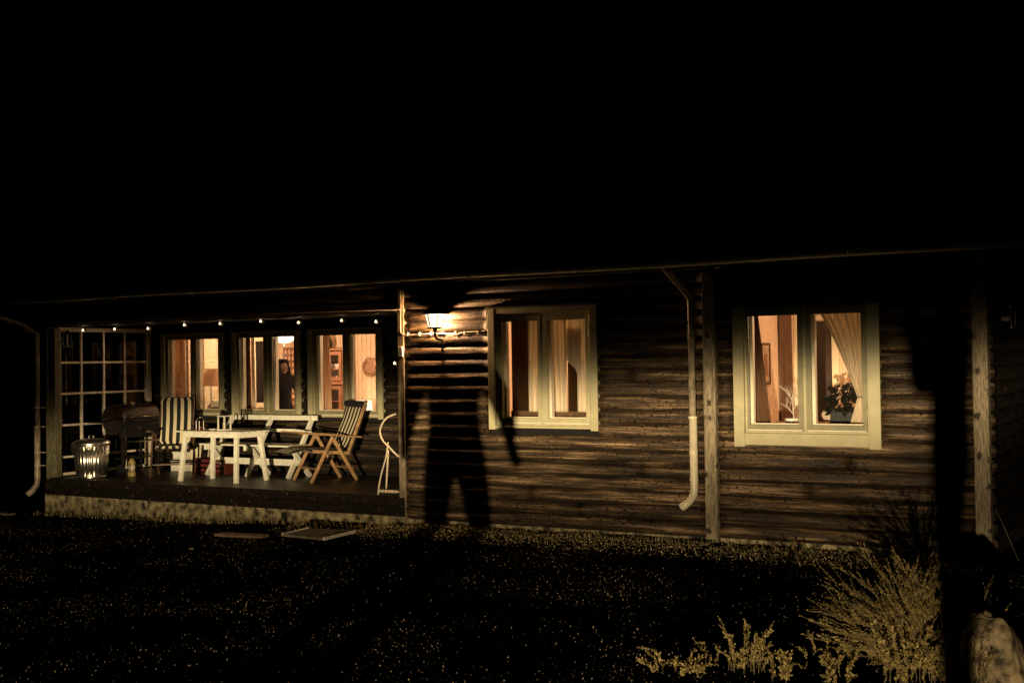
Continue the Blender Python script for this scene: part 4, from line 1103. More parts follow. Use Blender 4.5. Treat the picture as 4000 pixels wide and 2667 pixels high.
# ------------------------------------------------------------ furniture on the deck
DZ = .381
def table():
    t = thing('garden_table', 'small white painted table in front of the striped recliner on the porch', 'table', (-3.45, .55, DZ))
    z1 = 1.075
    for k in range(5):
        y0 = .32+k*.098
        b = MB(); x0 = -4.12+k*.02; x1 = -2.90+k*.02; b.box(x0, x1, y0, y0+.092, z1-.022, z1); b.build('table_top_slat', 'white_paint', t, bevel=.004)
    b = MB(); b.box(-3.98, -2.98, .345, .365, z1-.085, z1-.024); b.build('apron', 'white_paint', t)
    b = MB(); b.box(-3.90, -2.93, .765, .785, z1-.085, z1-.024); b.build('apron', 'white_paint', t)
    b = MB(); b.bar((-2.965, .36, z1-.055), (-2.90, .78, z1-.055), .02, .06); b.build('apron', 'white_paint', t)
    b = MB(); b.bar((-3.985, .36, z1-.055), (-3.90, .78, z1-.055), .02, .06); b.build('apron', 'white_paint', t)
    for a, c in (((-3.955, .37, z1-.03), (-4.00, .30, DZ)), ((-3.02, .37, z1-.03), (-3.015, .345, DZ)), ((-3.80, .74, z1-.03), (-3.815, .73, DZ)), ((-2.98, .77, z1-.03), (-2.935, .86, DZ))):
        b = MB(); b.bar(a, c, .062, .045, up=(0, 1, 0)); b.build('leg', 'white_paint', t, bevel=.004)
table()
def bench():
    t = thing('garden_bench', 'white painted garden bench with crossed legs standing behind the table', 'bench', (-3.45, 1.35, DZ))
    for i, x in enumerate((-4.28, -3.52, -2.76)):
        b = MB(); b.bar((x, 1.10, DZ), (x, 1.66, 1.22), .07, .038, up=(1, 0, 0)); b.build('leg', 'white_paint', t, bevel=.004)
        b = MB(); b.bar((x+.045, 1.10, .83), (x+.045, 1.52, DZ), .07, .038, up=(1, 0, 0)); b.build('leg', 'white_paint', t, bevel=.004)
        b = MB(); b.box(x-.02, x+.02, 1.06, 1.46, .755, .822); b.build('seat_bearer', 'white_paint', t, bevel=.003)
    for k in range(4):
        y0 = 1.03+k*.108; b = MB(); b.box(-4.45, -2.60, y0, y0+.10, .824, .846); b.build('seat_slat', 'white_paint', t, bevel=.004)
    b = MB(); b.box(-4.22, -2.66, 1.625, 1.645, 1.165, 1.235); b.build('back_rail', 'white_paint', t, bevel=.004)
    b = MB(); b.box(-4.30, -2.70, 1.535, 1.555, 1.00, 1.045); b.build('back_rail', 'white_paint', t, bevel=.004)
    b = MB(); b.box(-4.28, -2.74, 1.27, 1.30, .545, .635); b.build('stretcher', 'white_paint', t, bevel=.004)
bench()

def cushion(pts, width, axis, thick, name, parent, buttons=()):
    """striped pad following a side-profile polyline; axis = unit vector across; channels across the length"""
    pts = [V(p) for p in pts]; axis = V(axis).normalized(); b = MB(); uv = []
    # resample
    ln = [0]
    for a, c in zip(pts, pts[1:]): ln.append(ln[-1]+(c-a).length)
    n = int(ln[-1]/.02); rows = []
    for i in range(n+1):
        s = ln[-1]*i/n; k = max(j for j in range(len(ln)) if ln[j] <= s+1e-9); k = min(k, len(pts)-2)
        u = (s-ln[k])/(ln[k+1]-ln[k]); rows.append((pts[k].lerp(pts[k+1], u), s))
    m = 20; top = []
    for i, (p, s) in enumerate(rows):
        d = (rows[min(i+1, n)][0]-rows[max(i-1, 0)][0]).normalized(); nr = axis.cross(d).normalized()
        ch = .35+.65*abs(math.sin(math.pi*s/.24))**.45
        en = min(1, (.15+min(s, ln[-1]-s)/.04))
        endw = 1 if min(s, ln[-1]-s) > .05 else .86+.14*min(s, ln[-1]-s)/.05
        for j in range(m+1):
            v = j/m; e = (1-abs(2*v-1)**6)**.5 if 0 < v < 1 else 0
            b.v.append(tuple(p+axis*((v-.5)*width*endw)+nr*(thick*ch*e*en))); uv.append((v, s))
    base = len(b.v)
    for i, (p, s) in enumerate(rows):
        endw = 1 if min(s, ln[-1]-s) > .05 else .86+.14*min(s, ln[-1]-s)/.05
        for j in range(m+1):
            v = j/m; b.v.append(tuple(p+axis*((v-.5)*width*endw))); uv.append((v, s))
    W = m+1
    for i in range(n):
        for j in range(m):
            b.f.append((i*W+j, i*W+j+1, (i+1)*W+j+1, (i+1)*W+j)); b.f.append((base+i*W+j, base+(i+1)*W+j, base+(i+1)*W+j+1, base+i*W+j+1))
    o = b.build(name, 'stripe', parent, smooth=True)
    ul = o.data.uv_layers.new(name='UVMap')
    for lp in o.data.loops: ul.data[lp.index].uv = uv[lp.vertex_index]
    return o

def recliner(origin, fwd, side, label, wood, back_top=(.80, 1.44), seat_drape=True, group='folding recliners with striped cushions'):
    """origin = front foot of the near side; fwd points from front foot to rear foot; side = across (near to far)"""
    o = V((*origin, 0)); f = V((*fwd, 0)).normalized(); s = V((*side, 0)); W = s.length; sn = s.normalized()
    t = thing('folding_recliner', label, 'chair', o+s*.5+f*.32+V((0, 0, DZ)), 0, group)
    def pt(a, z, k): return o+f*a+s*k+V((0, 0, z))
    for k, e in ((0, 1), (1, -1)):
        off = sn*(.0)
        b = MB(); b.bar(pt(-.02, DZ, k), pt(.30, .99, k), .048, .026, up=sn); b.build('leg', wood, t, bevel=.010)
        b = MB(); b.bar(pt(.66, DZ, k+.05*e), pt(.30, .99, k+.05*e), .048, .026, up=sn); b.build('leg', wood, t, bevel=.010)
        b = MB(); b.bar(pt(-.18, 1.055, k), pt(.30, 1.01, k), .055, .022, up=(0, 0, 1)); b.bar(pt(.28, 1.012, k), pt(.72, .965, k), .050, .022); b.build('armrest', wood, t, bevel=.008)
        b = MB(); b.bar(pt(.54, .74, k+.10*e), pt(back_top[0]+.03, back_top[1]+.02, k+.10*e), .045, .024, up=sn); b.build('back_post', wood, t, bevel=.008)
        b = MB(); b.bar(pt(.04, .80, k+.12*e), pt(.58, .75, k+.12*e), .045, .022, up=sn); b.build('seat_rail', wood, t, bevel=.006)
    for a, z in ((.09, .56), (.58, .55)):
        b = MB(); b.bar(pt(a, z, .02), pt(a, z, .98), .045, .022, up=(0, 0, 1)); b.build('crossbar', wood, t, bevel=.006)
    b = MB(); b.bar(pt(back_top[0]+.02, back_top[1], .08), pt(back_top[0]+.02, back_top[1], .92), .05, .022, up=(0, 0, 1)); b.build('top_rail', wood, t, bevel=.006)
    b = MB(); q = [pt(.60+(back_top[0]-.56)*u, .76+(back_top[1]-.80)*u, .12) for u in (0, 1)]; q2 = [pt(.60+(back_top[0]-.56)*u, .76+(back_top[1]-.80)*u, .88) for u in (1, 0)]
    b.v = [tuple(v) for v in q+q2]; b.f = [(0, 1, 2, 3)]; o2 = b.build('back_cloth', 'black_cloth', t); o2.modifiers.new('s', 'SOLIDIFY').thickness = .012
    mid = .5
    back = [pt(back_top[0]-.015, back_top[1]+.0, mid), pt(.70, 1.20, mid), pt(.60, .98, mid), pt(.53, .83, mid)]
    cushion(back[::-1] if True else back, W*.80, s, .055, 'back_cushion', t)
    seat = [pt(.52, .815, mid), pt(.30, .815, mid), pt(.04, .83, mid)]
    if seat_drape: seat += [pt(-.10, .845, mid), pt(-.22, .825, mid), pt(-.30, .79, mid)]
    cushion(seat[::-1], W*.80, s, .045, 'seat_cushion', t)
    if seat_drape:
        q = MB(); q.bar(pt(back_top[0]-.045, back_top[1]-.03, .08), pt(back_top[0]-.045, back_top[1]-.03, .92), .10, .085, up=(.2, .3, 1)); q.build('head_pad', 'black_cloth', t, bevel=.03)
        q = MB(); q.bar(pt(.58, .78, .92), pt(back_top[0]-.01, back_top[1]-.02, .92), .05, .03, up=sn); q.build('pad_edge', 'black_cloth', t, bevel=.01)
    return t
recliner((-2.03, .74), (.30, .55), (-.52, .26), 'wooden folding recliner facing left with a black topped striped cushion by the right porch window', 'teak')
recliner((-4.30, .84), (-.50, .62), (-.46, -.37), 'upright dark wooden recliner with striped cushion behind the left end of the table', 'dark_teak', back_top=(.76, 1.50), seat_drape=False)

def trash_can():
    c = V((-5.66, .20, DZ)); t = thing('metal_bin', 'shiny fluted galvanised bin with lid on the left end of the deck', 'bin', c)
    b = MB(); b.lathe(c, [(.205, .0), (.208, .012), (.215, .03)], 72); b.lathe(c, [(.206, .02), (.243, .46)], 144, flute=.028, nf=26); b.lathe(c, [(.246, .455), (.252, .465), (.248, .485)], 48); b.build('body', 'galv', t, smooth=True)
    b = MB(); b.lathe(c, [(.262, .475), (.266, .49), (.262, .515), (.20, .545), (.09, .565), (.01, .57)], 48); b.build('lid', 'galv', t, smooth=True)
    b = MB(); b.tube([c+V((-.05, 0, .56)), c+V((-.045, 0, .60)), c+V((.045, 0, .60)), c+V((.05, 0, .56))], .008, 6); b.build('lid_handle', 'galv', t)
    for a in (200, 20):
        r = math.radians(a); d = V((math.cos(r), math.sin(r), 0)); p = c+d*.245
        b = MB(); b.tube([p+V((0, 0, .40))+V((-d.y, d.x, 0))*.05, p+d*.03+V((0, 0, .37)), p+V((0, 0, .40))-V((-d.y, d.x, 0))*.05], .007, 6); b.build('side_handle', 'galv', t)
trash_can()

def grill():
    t = thing('barrel_grill', 'black barrel charcoal grill with a rusty lid standing against the glazed screen', 'grill', (-5.72, 1.05, DZ))
    cx, y0, y1, cz, r = -5.78, .70, 1.42, 1.18, .225
    def half(a0, a1, rr, name, m, ya=y0, yb=y1):
        b = MB(); K = 12
        for y in (ya, yb):
            for k in range(K+1):
                a = math.radians(a0+(a1-a0)*k/K); b.v.append((cx+rr*math.cos(a), y, cz+rr*math.sin(a)))
            b.v.append((cx, y, cz))
        n_ = K+2
        for k in range(K): b.f.append((k, k+1, n_+k+1, n_+k))
        b.f.append(tuple(range(n_))); b.f.append(tuple(reversed(range(n_, 2*n_))))
        return b.build(name, m, t, smooth=False)
    half(180, 372, r, 'firebox', 'black_metal'); 
    lid = half(4, 178, r+.008, 'lid', 'rust_lid')
    b = MB(); b.tube([(cx+r+.06, y0+.08, cz+.045), (cx+r+.06, y1-.06, cz+.045)], .011, 8); h = b.build('handle', 'steel', lid, smooth=True)
    b = MB(); b.box(cx-.05, cx+.06, y0+.3, y0+.38, cz+r, cz+r+.03); b.build('thermometer', 'steel', lid, bevel=.008)
    b = MB(); b.box(cx+.10, cx+r+.01, y0+.03, y1-.03, cz-.26, cz-.06); b.build('front_panel', 'black_metal', t, bevel=.006)
    b = MB(); b.tube([(cx+r+.03, y0+.26, cz-.10), (cx+r+.045, y0+.30, cz-.14), (cx+r+.03, y0+.33, cz-.20)], .008, 6); b.build('door_handle', 'steel', t)
    for x in (cx-.16, cx+.17):
        for y in (y0+.03, y1-.03):
            b = MB(); b.bar((x, y, cz-.08), (x, y, DZ+.03), .03, .03); b.build('leg', 'black_metal', t)
    b = MB(); b.box(cx-.17, cx+.20, y0, y1, .60, .615); b.build('lower_shelf', 'black_metal', t)
    b = MB(); b.box(cx-.18, cx+.18, y0-.30, y0-.01, cz-.03, cz-.012); b.build('side_shelf', 'black_metal', t, bevel=.004)
    b = MB(); b.tube([(cx+.19, y0-.30, cz-.02), (cx+.19, y0-.01, cz-.02)], .006, 6); b.build('shelf_rod', 'steel', t)
    b = MB(); b.box(cx+r-.02, cx+r+.22, y0+.02, y1-.02, .86, .875); b.build('front_shelf', 'black_metal', t)
    b = MB(); b.tube([(cx+r+.22, y0+.02, .868), (cx+r+.22, y1-.02, .868)], .007, 6); b.build('shelf_rod', 'steel', t)
    for y in (y0-.0, y1+.03):
        b = MB(); b.tube([(cx+.17, y-.015, DZ+.075), (cx+.17, y+.015, DZ+.075)], .075, 18); b.build('wheel', 'black_metal', t)
grill()
def crates():
    for (x, y, w_, d_, h_, m, lab, z) in ((-5.20, 1.55, .30, .24, .16, 'white_paint', 'low white box on the deck right of the grill wheels', DZ), (-5.20, 1.56, .27, .20, .13, 'white_paint', 'white box stacked on another between grill and striped recliner', DZ+.162),
                              (-6.02, .52, .16, .20, .30, 'white_paint', 'white block on the deck behind the metal bin', DZ), (-4.86, 1.55, .20, .2, .42, 'cream_wall', 'pale tall box in shade behind the striped recliner', DZ)):
        b = MB(); b.box(x-w_/2, x+w_/2, y-d_/2, y+d_/2, z, z+h_); b.box(x-w_/2-.01, x+w_/2+.01, y-d_/2-.01, y+d_/2+.01, z+h_*.8, z+h_*.8+.02)
        tag(b.build('box', m, bevel=.006), lab, 'box')
    t = thing('red_crate', 'faded red crate on the deck under the left recliner', 'crate', (-4.4, 1.4, DZ))
    b = MB(); b.box(-4.72, -4.08, 1.25, 1.55, DZ, DZ+.015)
    b.build('floor', 'red', t)
    for z in (.03, .10, .17):
        for y in (1.25, 1.54): q = MB(); q.box(-4.72, -4.08, y, y+.012, DZ+z, DZ+z+.045); q.build('slat', 'red', t)
    for x in (-4.72, -4.10): q = MB(); q.box(x, x+.02, 1.262, 1.54, DZ+.015, DZ+.215); q.build('end_panel', 'red', t)
crates()
def small_lantern():
    c = V((-5.22, .55, DZ)); t = thing('storm_lantern', 'small black and yellow lantern on the deck between bin and grill', 'lantern', c)
    q = MB(); q.lathe(c, [(.055, 0), (.06, .02), (.06, .06), (.04, .08)], 16); q.build('base', 'yellow', t, smooth=True)
    q = MB(); q.lathe(c, [(.042, .08), (.05, .13), (.042, .18)], 16); q.build('glass', 'bulb_glass', t, smooth=True)
    q = MB(); q.lathe(c, [(.05, .18), (.055, .20), (.03, .24), (.015, .26)], 16); q.build('cap', 'yellow', t, smooth=True)
    for k in range(4):
        a = k*1.57+.4; q = MB(); q.tube([c+V((.062*math.cos(a), .062*math.sin(a), .02)), c+V((.062*math.cos(a), .062*math.sin(a), .20))], .005, 5); q.build('guard_wire', 'black_metal', t)
small_lantern()
def on_table():
    c = V((-3.41, .55, 1.076)); t = thing('white_lantern', 'small white wooden lantern standing on the white garden table', 'lantern', c)
    w_ = .058
    for sx in (-1, 1):
        for sy in (-1, 1): q = MB(); q.box(c.x+sx*w_-.008, c.x+sx*w_+.008, c.y+sy*w_-.008, c.y+sy*w_+.008, c.z, c.z+.19); q.build('post', 'white_paint', t)
    q = MB(); q.box(c.x-.07, c.x+.07, c.y-.07, c.y+.07, c.z, c.z+.018); q.build('base', 'white_paint', t)
    q = MB(); q.box(c.x-.07, c.x+.07, c.y-.07, c.y+.07, c.z+.19, c.z+.205); q.build('top_frame', 'white_paint', t)
    q = MB(); q.lathe((c.x, c.y, c.z), [(.085, .205), (.02, .255)], 4); q.build('roof', 'black_metal', t)
    q = MB(); q.tube([(c.x-.03, c.y, c.z+.25), (c.x, c.y, c.z+.29), (c.x+.03, c.y, c.z+.25)], .004, 5); q.build('handle', 'black_metal', t)
    q = MB(); q.lathe(c, [(.025, .018), (.025, .11)], 12); q.build('candle', 'candle', t)
    for sx, sy in ((1, 0), (0, -1)):
        q = MB()
        if sx: q.box(c.x+w_-.001, c.x+w_+.001, c.y-w_+.008, c.y+w_-.008, c.z+.018, c.z+.19)
        else: q.box(c.x-w_+.008, c.x+w_-.008, c.y-w_-.001, c.y-w_+.001, c.z+.018, c.z+.19)
        q.build('pane', 'glass', t)
    c = V((-3.86, .55, 1.076)); t = thing('glass_lantern', 'amber glass jar lantern at the left of the table top', 'lantern', c)
    q = MB(); q.lathe(c, [(.045, 0), (.055, .02), (.055, .12), (.035, .16), (.03, .165)], 16); q.build('glass', 'dark_glass', t, smooth=True)
    q = MB(); q.lathe(c, [(.036, .165), (.036, .18), (.012, .20)], 14); q.build('cap', 'steel', t, smooth=True)
    q = MB(); q.lathe(c, [(.022, .004), (.022, .05)], 12); q.build('candle', 'candle', t)
    for k in range(6):
        a = k*1.047; q = MB(); q.tube([c+V((.058*math.cos(a), .058*math.sin(a), .0)), c+V((.058*math.cos(a), .058*math.sin(a), .125)), c+V((.036*math.cos(a), .036*math.sin(a), .165))], .003, 4); q.build('wire', 'steel', t)
    q = MB(); q.tube([c+V((-.035, 0, .18)), c+V((0, 0, .24)), c+V((.035, 0, .18))], .003, 5); q.build('handle', 'steel', t)
    q = MB(); q.lathe((-3.60, .52, 1.076), [(.03, 0), (.058, .015), (.062, .022), (.05, .018), (.01, .012)], 18); tag(q.build('dish', 'white_ceramic', smooth=True), 'small shallow pale dish between the two lanterns on the table', 'dish')
on_table()

def hose():
    t = thing('garden_hose', 'pale hose looped over the porch corner and hanging to the deck', 'hose', (-.2, .0, .4))
    def smooth(pts, n=6):
        P_ = [V(p) for p in pts]; out = []
        for i in range(len(P_)-1):
            p0, p1, p2, p3 = P_[max(i-1, 0)], P_[i], P_[i+1], P_[min(i+2, len(P_)-1)]
            for k in range(n):
                u = k/n; out.append(.5*((2*p1)+(-p0+p2)*u+(2*p0-5*p1+4*p2-p3)*u*u+(-p0+3*p1-3*p2+p3)*u**3))
        return out+[P_[-1]]
    b = MB(); b.tube(smooth([(-.09, -.04, 1.36), (-.22, -.07, 1.30), (-.30, -.08, 1.17), (-.27, -.08, 1.05), (-.17, -.09, .97), (-.09, -.09, .90), (-.02, -.085, .85)]), .0115, 8); b.build('loop', 'cord', t, smooth=True)
    b = MB(); b.tube(smooth([(-.20, -.06, 1.02), (-.23, -.06, .85), (-.30, -.06, .65), (-.34, -.06, .5), (-.36, -.06, .385)]), .0095, 8); b.build('hanging_end', 'cord', t, smooth=True)
    b = MB(); b.tube(smooth([(-.20, -.055, .92), (-.22, -.055, .7), (-.24, -.055, .46)]), .011, 8); b.build('hanging_end', 'cord', t, smooth=True)
    b = MB()
    for k in range(6): b.tube([(-.34+k*.045, -.05, .43), (-.33+k*.045, -.05, .43)], .022, 10)
    b.tube([(-.35, -.05, .43), (-.06, -.05, .43)], .015, 8); b.build('nozzle', 'cord', t)
hose()

# ------------------------------------------------------------ ground details
def mat_grate():
    t = thing('doormat', 'metal grate mat with combed edges lying on the gravel before the porch', 'doormat', (-.45, -1.12, .03))
    z = gz(-.4, -1.1)+.035
    A, B_, C_, D_ = V((-.74, -1.36, z)), V((-.10, -1.42, z)), V((-.14, -.80, z)), V((-.78, -.86, z))
    for k in range(17):
        u = k/16; q = MB(); q.bar(A.lerp(D_, u), B_.lerp(C_, u), .012, .022); q.build('slat', 'old_pipe', t)
    for u, (p, r) in ((0, (A, D_)), (1, (B_, C_))):
        q = MB(); q.bar(p+V((0, 0, .004)), r+V((0, 0, .004)), .02, .034); q.build('edge_bar', 'driftwood', t)
mat_grate()
def slabs():
    data = [((-1.36, -1.35), .68, .16, .03, .05, 'long pale paving slab beside the doormat'), ((-1.15, -2.35), .05, .02, .02, 1.1, 'small pale wood chip lying alone on the dark lawn'), ((-6.62, -.55), .38, .12, .03, .0, 'pale short plank on the ground left of the porch'), ((-6.35, -1.0), .12, .06, .03, .4, 'small pale stone left of the porch corner')]
    for (x, y), l, w_, h, rz, lab in data:
        b = MB(); b.box(-l/2, l/2, -w_/2, w_/2, 0, h); o = b.build('paving_slab' if l > .5 else 'wood_piece', 'slab', bevel=.006); o.location = (x, y, gz(x, y)+.01); o.rotation_euler = (.02, -.01, rz); tag(o, lab, 'slab' if l > .5 else 'wood')
slabs()

def scatter(name, m, n, area, hmin, hmax, wmin, wmax, flat=0, seed=1, dens=None, kind='stuff', label=None, cat=None):
    rnd = random.Random(seed); b = MB(); c = 0
    x0, x1, y0, y1 = area
    while c < n:
        x, y = rnd.uniform(x0, x1), rnd.uniform(y0, y1)
        if dens and rnd.random() > dens(x, y): continue
        if -6.4 < x < .0 and y > -.1: continue
        z = gz(x, y); h = rnd.uniform(hmin, hmax); w_ = rnd.uniform(wmin, wmax); a = rnd.uniform(0, 6.28)
        if rnd.random() < flat:
            d = V((math.cos(a), math.sin(a), rnd.uniform(-.2, 1.6))).normalized(); s = d.cross(V((rnd.uniform(-.6, .6), rnd.uniform(-.6, .6), 1))).normalized()
            p = V((x, y, z+.004)); k = len(b.v)
            b.v += [tuple(p), tuple(p+d*w_*1.2+s*w_*.6), tuple(p+d*w_*2.4), tuple(p+d*w_*1.2-s*w_*.6)]; b.f += [(k, k+1, k+2), (k, k+2, k+3)]
        else:
            d = V((math.cos(a)*.5, math.sin(a)*.5, 1)); s = V((math.cos(a+1.3), math.sin(a+1.3), 0))*w_*.5; p = V((x, y, z-.004)); k = len(b.v)
            q = p+d*h*.6; e = p+d*h+V((math.cos(a), math.sin(a), -.3))*h*.4
            b.v += [tuple(p-s), tuple(p+s), tuple(q+s*.7), tuple(q-s*.7), tuple(e)]; b.f += [(k, k+1, k+2, k+3), (k+3, k+2, k+4)]
        c += 1
    o = b.build(name, m); tag(o, label, cat, None, kind); return o
def lawn_d(x, y):
    v = noise.noise(V((x*.9+3, y*.9, 2)))*.5+.5
    return .15+.85*v*v*(1.3 if v > .5 else .8)
scatter('grass', 'blade', 42000, (-9, 9.5, -9, .0), .008, .028, .002, .005, 0, 1, lawn_d, label='short dark grass of the lawn', cat='grass')
scatter('fallen_leaves', 'leaf_dead', 24000, (-8, 8, -8.5, -.1), .01, .02, .0025, .0085, 1, 2, lambda x, y: lawn_d(x, y)**2, label='tiny dead leaves and pebbles catching light on the lawn', cat='leaves')
def strip(x, y):
    return max(0, 1-abs(y+.45)/.65)*(1 if x > -.6 else .3)
scatter('wall_weeds', 'weed', 9500, (-1.5, 6.6, -1.6, -.02), .02, .05, .004, .0125, .93, 3, strip, label='low weeds growing along the foot of the log wall', cat='weeds')
scatter('tall_weeds', 'weed', 260, (0, 6.6, -.9, -.04), .04, .09, .004, .008, 0, 33, strip, label='scattered taller grass blades at the foot of the log wall', cat='weeds')
scatter('porch_weeds', 'weed', 900, (-6.3, .0, -.35, -.1), .03, .10, .004, .010, 0, 5, label='thin weeds along the concrete foot of the porch', cat='weeds')

# ------------------------------------------------------------ shrubs
def broom(name, label, base, spread, H_, seed, nst=26, lean=V((0, 0, 0)), leaf=.012, dens=9, mleaf='broom', cat='shrub', group=None, gap=.0):
    rnd = random.Random(seed); t = thing(name, label, cat, base, 0, group); base = V(base)
    st = MB(); lf = MB()
    def leafq(p, d, L_):
        s = d.cross(V((rnd.uniform(-1, 1), rnd.uniform(-1, 1), rnd.uniform(-1, 1)))).normalized()*L_*.28; k = len(lf.v)
        lf.v.extend([tuple(p), tuple(p+d*L_*.5+s), tuple(p+d*L_), tuple(p+d*L_*.5-s)]); lf.f.append((k, k+1, k+2, k+3))
    for i in range(nst):
        a = rnd.uniform(0, 6.28); u = rnd.uniform(.2, 1)
        d = (V((math.cos(a)*spread*u, math.sin(a)*spread*u, 1))+lean).normalized(); L_ = H_*rnd.uniform(.55, 1.1); p = base+V((math.cos(a)*.04, math.sin(a)*.04, -.02)); pts = [V(p)]; dd = d
        for k in range(6):
            dd = (dd+V((rnd.uniform(-.12, .12), rnd.uniform(-.12, .12), rnd.uniform(-.10, .06)))).normalized(); p = p+dd*L_/6; pts.append(V(p))
        st.tube(pts, [.006*(1-.13*k) for k in range(7)], 4, cap=False)
        for k in range(2, 7):
            for _ in range(2 if k < 4 else 3):
                e = (dd+V((rnd.uniform(-.7, .7), rnd.uniform(-.7, .7), rnd.uniform(-.3, .6)))).normalized(); q = pts[k]; tl = L_*rnd.uniform(.12, .26); tip = q+e*tl
                st.tube([q, tip], [.0022, .001], 3, cap=False)
                if rnd.random() < gap: continue
                for m_ in range(dens):
                    v = rnd.uniform(.25, 1.05); pp = q.lerp(tip, v); dl = (e+V((rnd.uniform(-.8, .8), rnd.uniform(-.8, .8), rnd.uniform(-.5, .8)))).normalized(); leafq(pp, dl, leaf*rnd.uniform(.6, 1.4))
    st.build('stem', 'broom_stem', t); f = lf.build('foliage', mleaf, t)
    return t
CR = V((.865, .501, 0)).normalized(); CF = V((-.501, .865, 0)).normalized()
def targeted(name, label, base, tips, seed, leaf=.011, dens=16, r0=.005, twigs=7, sag=.12, start=.28, mleaf='broom', cat='shrub', group=None, root=0):
    """stems sweeping from the base to tips given as (right, up, forward) metres"""
    rnd = random.Random(seed); base = V(base); t = thing(name, label, cat, base, 0, group); st = MB(); lf = MB()
    def leafq(p, d, L_):
        s_ = d.cross(V((rnd.uniform(-1, 1), rnd.uniform(-1, 1), rnd.uniform(-1, 1)))).normalized()*L_*.30; k = len(lf.v)
        lf.v.extend([tuple(p), tuple(p+d*L_*.5+s_), tuple(p+d*L_), tuple(p+d*L_*.5-s_)]); lf.f.append((k, k+1, k+2, k+3))
    def needles(a, c, n_, L_):
        d = (c-a).normalized()
        for _ in range(n_):
            v = rnd.uniform(.0, 1.03); p = a.lerp(c, v)+V((rnd.gauss(0, .003), rnd.gauss(0, .003), rnd.gauss(0, .003)))
            leafq(p, (d+V((rnd.uniform(-.75, .75), rnd.uniform(-.75, .75), rnd.uniform(-.5, .8)))).normalized(), L_*rnd.uniform(.5, 1.3))
    for (r, u, f) in tips:
        tip = base+CR*r+CF*f+V((0, 0, u)); L_ = (tip-base).length; b0 = base+CR*(rnd.uniform(-.03, .03)+root*r)+CF*(rnd.uniform(-.03, .03)+root*f)
        ctl = base+CR*(r*.35)+CF*(f*.35)+V((0, 0, u*.62+sag*L_*.5)); pts = []
        for k in range(13):
            v = k/12; p = b0*(1-v)**2+ctl*2*v*(1-v)+tip*v*v; pts.append(p+V((rnd.gauss(0, .004), rnd.gauss(0, .004), rnd.gauss(0, .004)))*(k > 0))
        st.tube(pts, [r0*(1-.07*k) for k in range(13)], 4, cap=False)
        for k in range(int(12*start), 12):
            d = (pts[k+1]-pts[k]).normalized(); needles(pts[k], pts[k+1], dens//2 if rnd.random() < .75 else 1, leaf)
            for _ in range(max(1, int(twigs*(.35+.65*rnd.random())/3))):
                e = (d*1.3+V((rnd.uniform(-.6, .6), rnd.uniform(-.6, .6), rnd.uniform(-.25, .6)))).normalized(); tl = L_*rnd.uniform(.08, .20); q2 = pts[k]+e*tl
                st.tube([pts[k], q2], [.0016, .0008], 3, cap=False)
                if rnd.random() < .82: needles(pts[k].lerp(q2, .15), q2, dens, leaf)
    a_ = st.build('stem', 'broom_stem', t); b_ = lf.build('foliage', mleaf, t); a_['kind'] = 'stuff'; b_['kind'] = 'stuff'; return t
rb = random.Random(21); tips = []
for k in range(60):
    a = rb.random()**.85; r = -.72+.74*a; u = .33+.26*a+rb.uniform(-.20, .10)-(.05 if a > .9 else 0); tips.append((r, u, rb.uniform(-.22, .30)))
tips += [(-.60, .57, 0), (-.50, .62, .05), (-.36, .70, .1), (-.14, .68, .05), (.10, .60, .05), (.15, .68, .1), (.04, .64, -.1), (-.68, .40, 0), (-.66, .32, 0), (-.50, .12, -.1), (-.40, .08, -.15), (-.3, .06, -.2), (-.2, .1, -.2), (-.1, .15, -.2), (.05, .2, -.2)]
for k in range(14): tips.append((rb.uniform(-.35, .1), rb.uniform(.10, .30), rb.uniform(-.25, .05)))
targeted('broom_bush', 'bright olive broom bush sweeping left in the right foreground', (6.82, -4.20, gz(6.82, -4.20)-.03), tips, 11, leaf=.0095, dens=26, twigs=10, start=.16, r0=.004)
targeted('broom_bush', 'upright needle sprig between the bright broom bush and the boulder', (6.86, -3.9, gz(6.86, -3.9)), [(.06, .42, 0), (.12, .38, .05), (.0, .46, 0), (.10, .30, 0), (-.05, .40, .05)], 31, leaf=.03, dens=9, start=.55, twigs=4)
def sprigs(label, px, py, n_, h, sp, seed, leaf=.016, dens=8):
    r_ = random.Random(seed)
    targeted('low_sprigs', label, (px, py, gz(px, py)-.06), [(r_.uniform(-sp, sp), h*r_.uniform(.55, 1.1), r_.uniform(-sp, sp)) for _ in range(n_)], seed, leaf=leaf, dens=dens, twigs=3, start=.35, sag=.0, r0=.003, cat='shrub', root=.7)
sprigs('leafy golden sprig clump lower left of the bright broom bush', 5.86, -4.72, 20, .33, .19, 41, .014, 11)
sprigs('short golden sprigs at the bottom edge, leftmost of the golden clumps', 5.50, -5.0, 12, .20, .22, 42)
sprigs('low sprigs at the bottom edge just right of the tallest golden clump', 6.14, -4.80, 9, .22, .16, 43)
sprigs('sprigs at the bottom edge straight below the left tips of the broom bush', 6.42, -4.66, 10, .20, .18, 44)
sprigs('brush of tawny stems at the bottom edge below the broom bush', 6.78, -4.62, 22, .34, .18, 45, .015, 11)
sprigs('tawny sprigs at the bottom edge between broom bush and boulder', 6.98, -4.55, 16, .34, .14, 49, .015, 10)
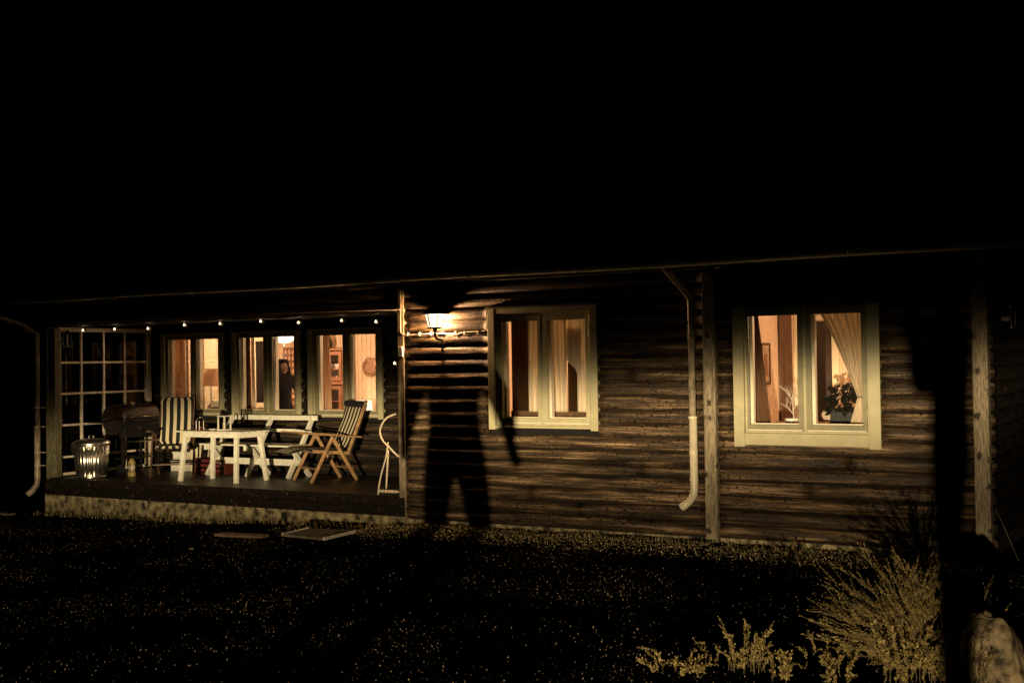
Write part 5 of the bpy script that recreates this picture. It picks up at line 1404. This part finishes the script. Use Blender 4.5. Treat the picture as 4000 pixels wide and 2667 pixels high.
sprigs('scattered straggling sprigs along the bottom edge between the leftmost clump and the tall one', 5.70, -4.78, 9, .16, .34, 51, .015, 7)
sprigs('scattered straggling sprigs between the golden clump and the broom bush', 6.25, -4.35, 9, .20, .32, 52, .015, 7)
sprigs('loose low sprigs under the left tips of the bright broom bush', 6.46, -4.25, 12, .26, .24, 53, .014, 7)
sprigs('dark loose sprigs standing in front of the boulder', 7.16, -4.62, 18, .36, .15, 46, .010, 6)
sprigs('dark thin sprigs behind the left side of the boulder', 7.02, -3.9, 14, .55, .20, 50, .009, 5)
sprigs('low dark sprigs at the wall below the right window', 4.95, -.55, 9, .22, .3, 47, .012, 5)
sprigs('low dark sprigs at the wall near the right corner post', 6.05, -.6, 12, .34, .35, 48, .012, 6)

def boulder():
    import bmesh
    bm = bmesh.new(); bmesh.ops.create_icosphere(bm, subdivisions=5, radius=1)
    for v in bm.verts:
        p = v.co.copy(); n_ = noise.noise(p*1.3+V((3, 1, 2)))*.22+noise.noise(p*3.5)*.07+noise.noise(p*9)*.02
        v.co = V((p.x*.175, p.y*.20, p.z*.44))*(1+n_)
    me = bpy.data.meshes.new('boulder'); bm.to_mesh(me); bm.free(); me.shade_smooth(); me.materials.append(M['rock'])
    o = bpy.data.objects.new('boulder', me); COL.objects.link(o); o.location = (7.23, -4.25, .05); o.rotation_euler = (0, -.12, .5); tag(o, 'rounded granite boulder behind thin stems at the bottom right corner', 'rock')
boulder()

def corner_chain():
    t = thing('hanging_chain', 'thin pale chain slanting down from the right corner of the house', 'chain', (6.62, -.08, .55))
    a, c = V((6.63, -.06, .55)), V((6.82, -.12, .10))
    for k in range(24):
        p = a.lerp(c, k/23); q = MB(); d = (c-a).normalized()*.009
        q.tube([p-d*.6, p+d*.6], .0035, 5); q.build('link', 'left_pipe', t)
    b = MB(); b.tube([(-6.36, -.12, 2.40), (-6.8, -.12, 2.60), (-7.5, -.12, 2.9)], .005, 5); tag(b.build('stay_wire', 'cord'), 'thin pale wire slanting up and left from the left downpipe', 'wire')
corner_chain()
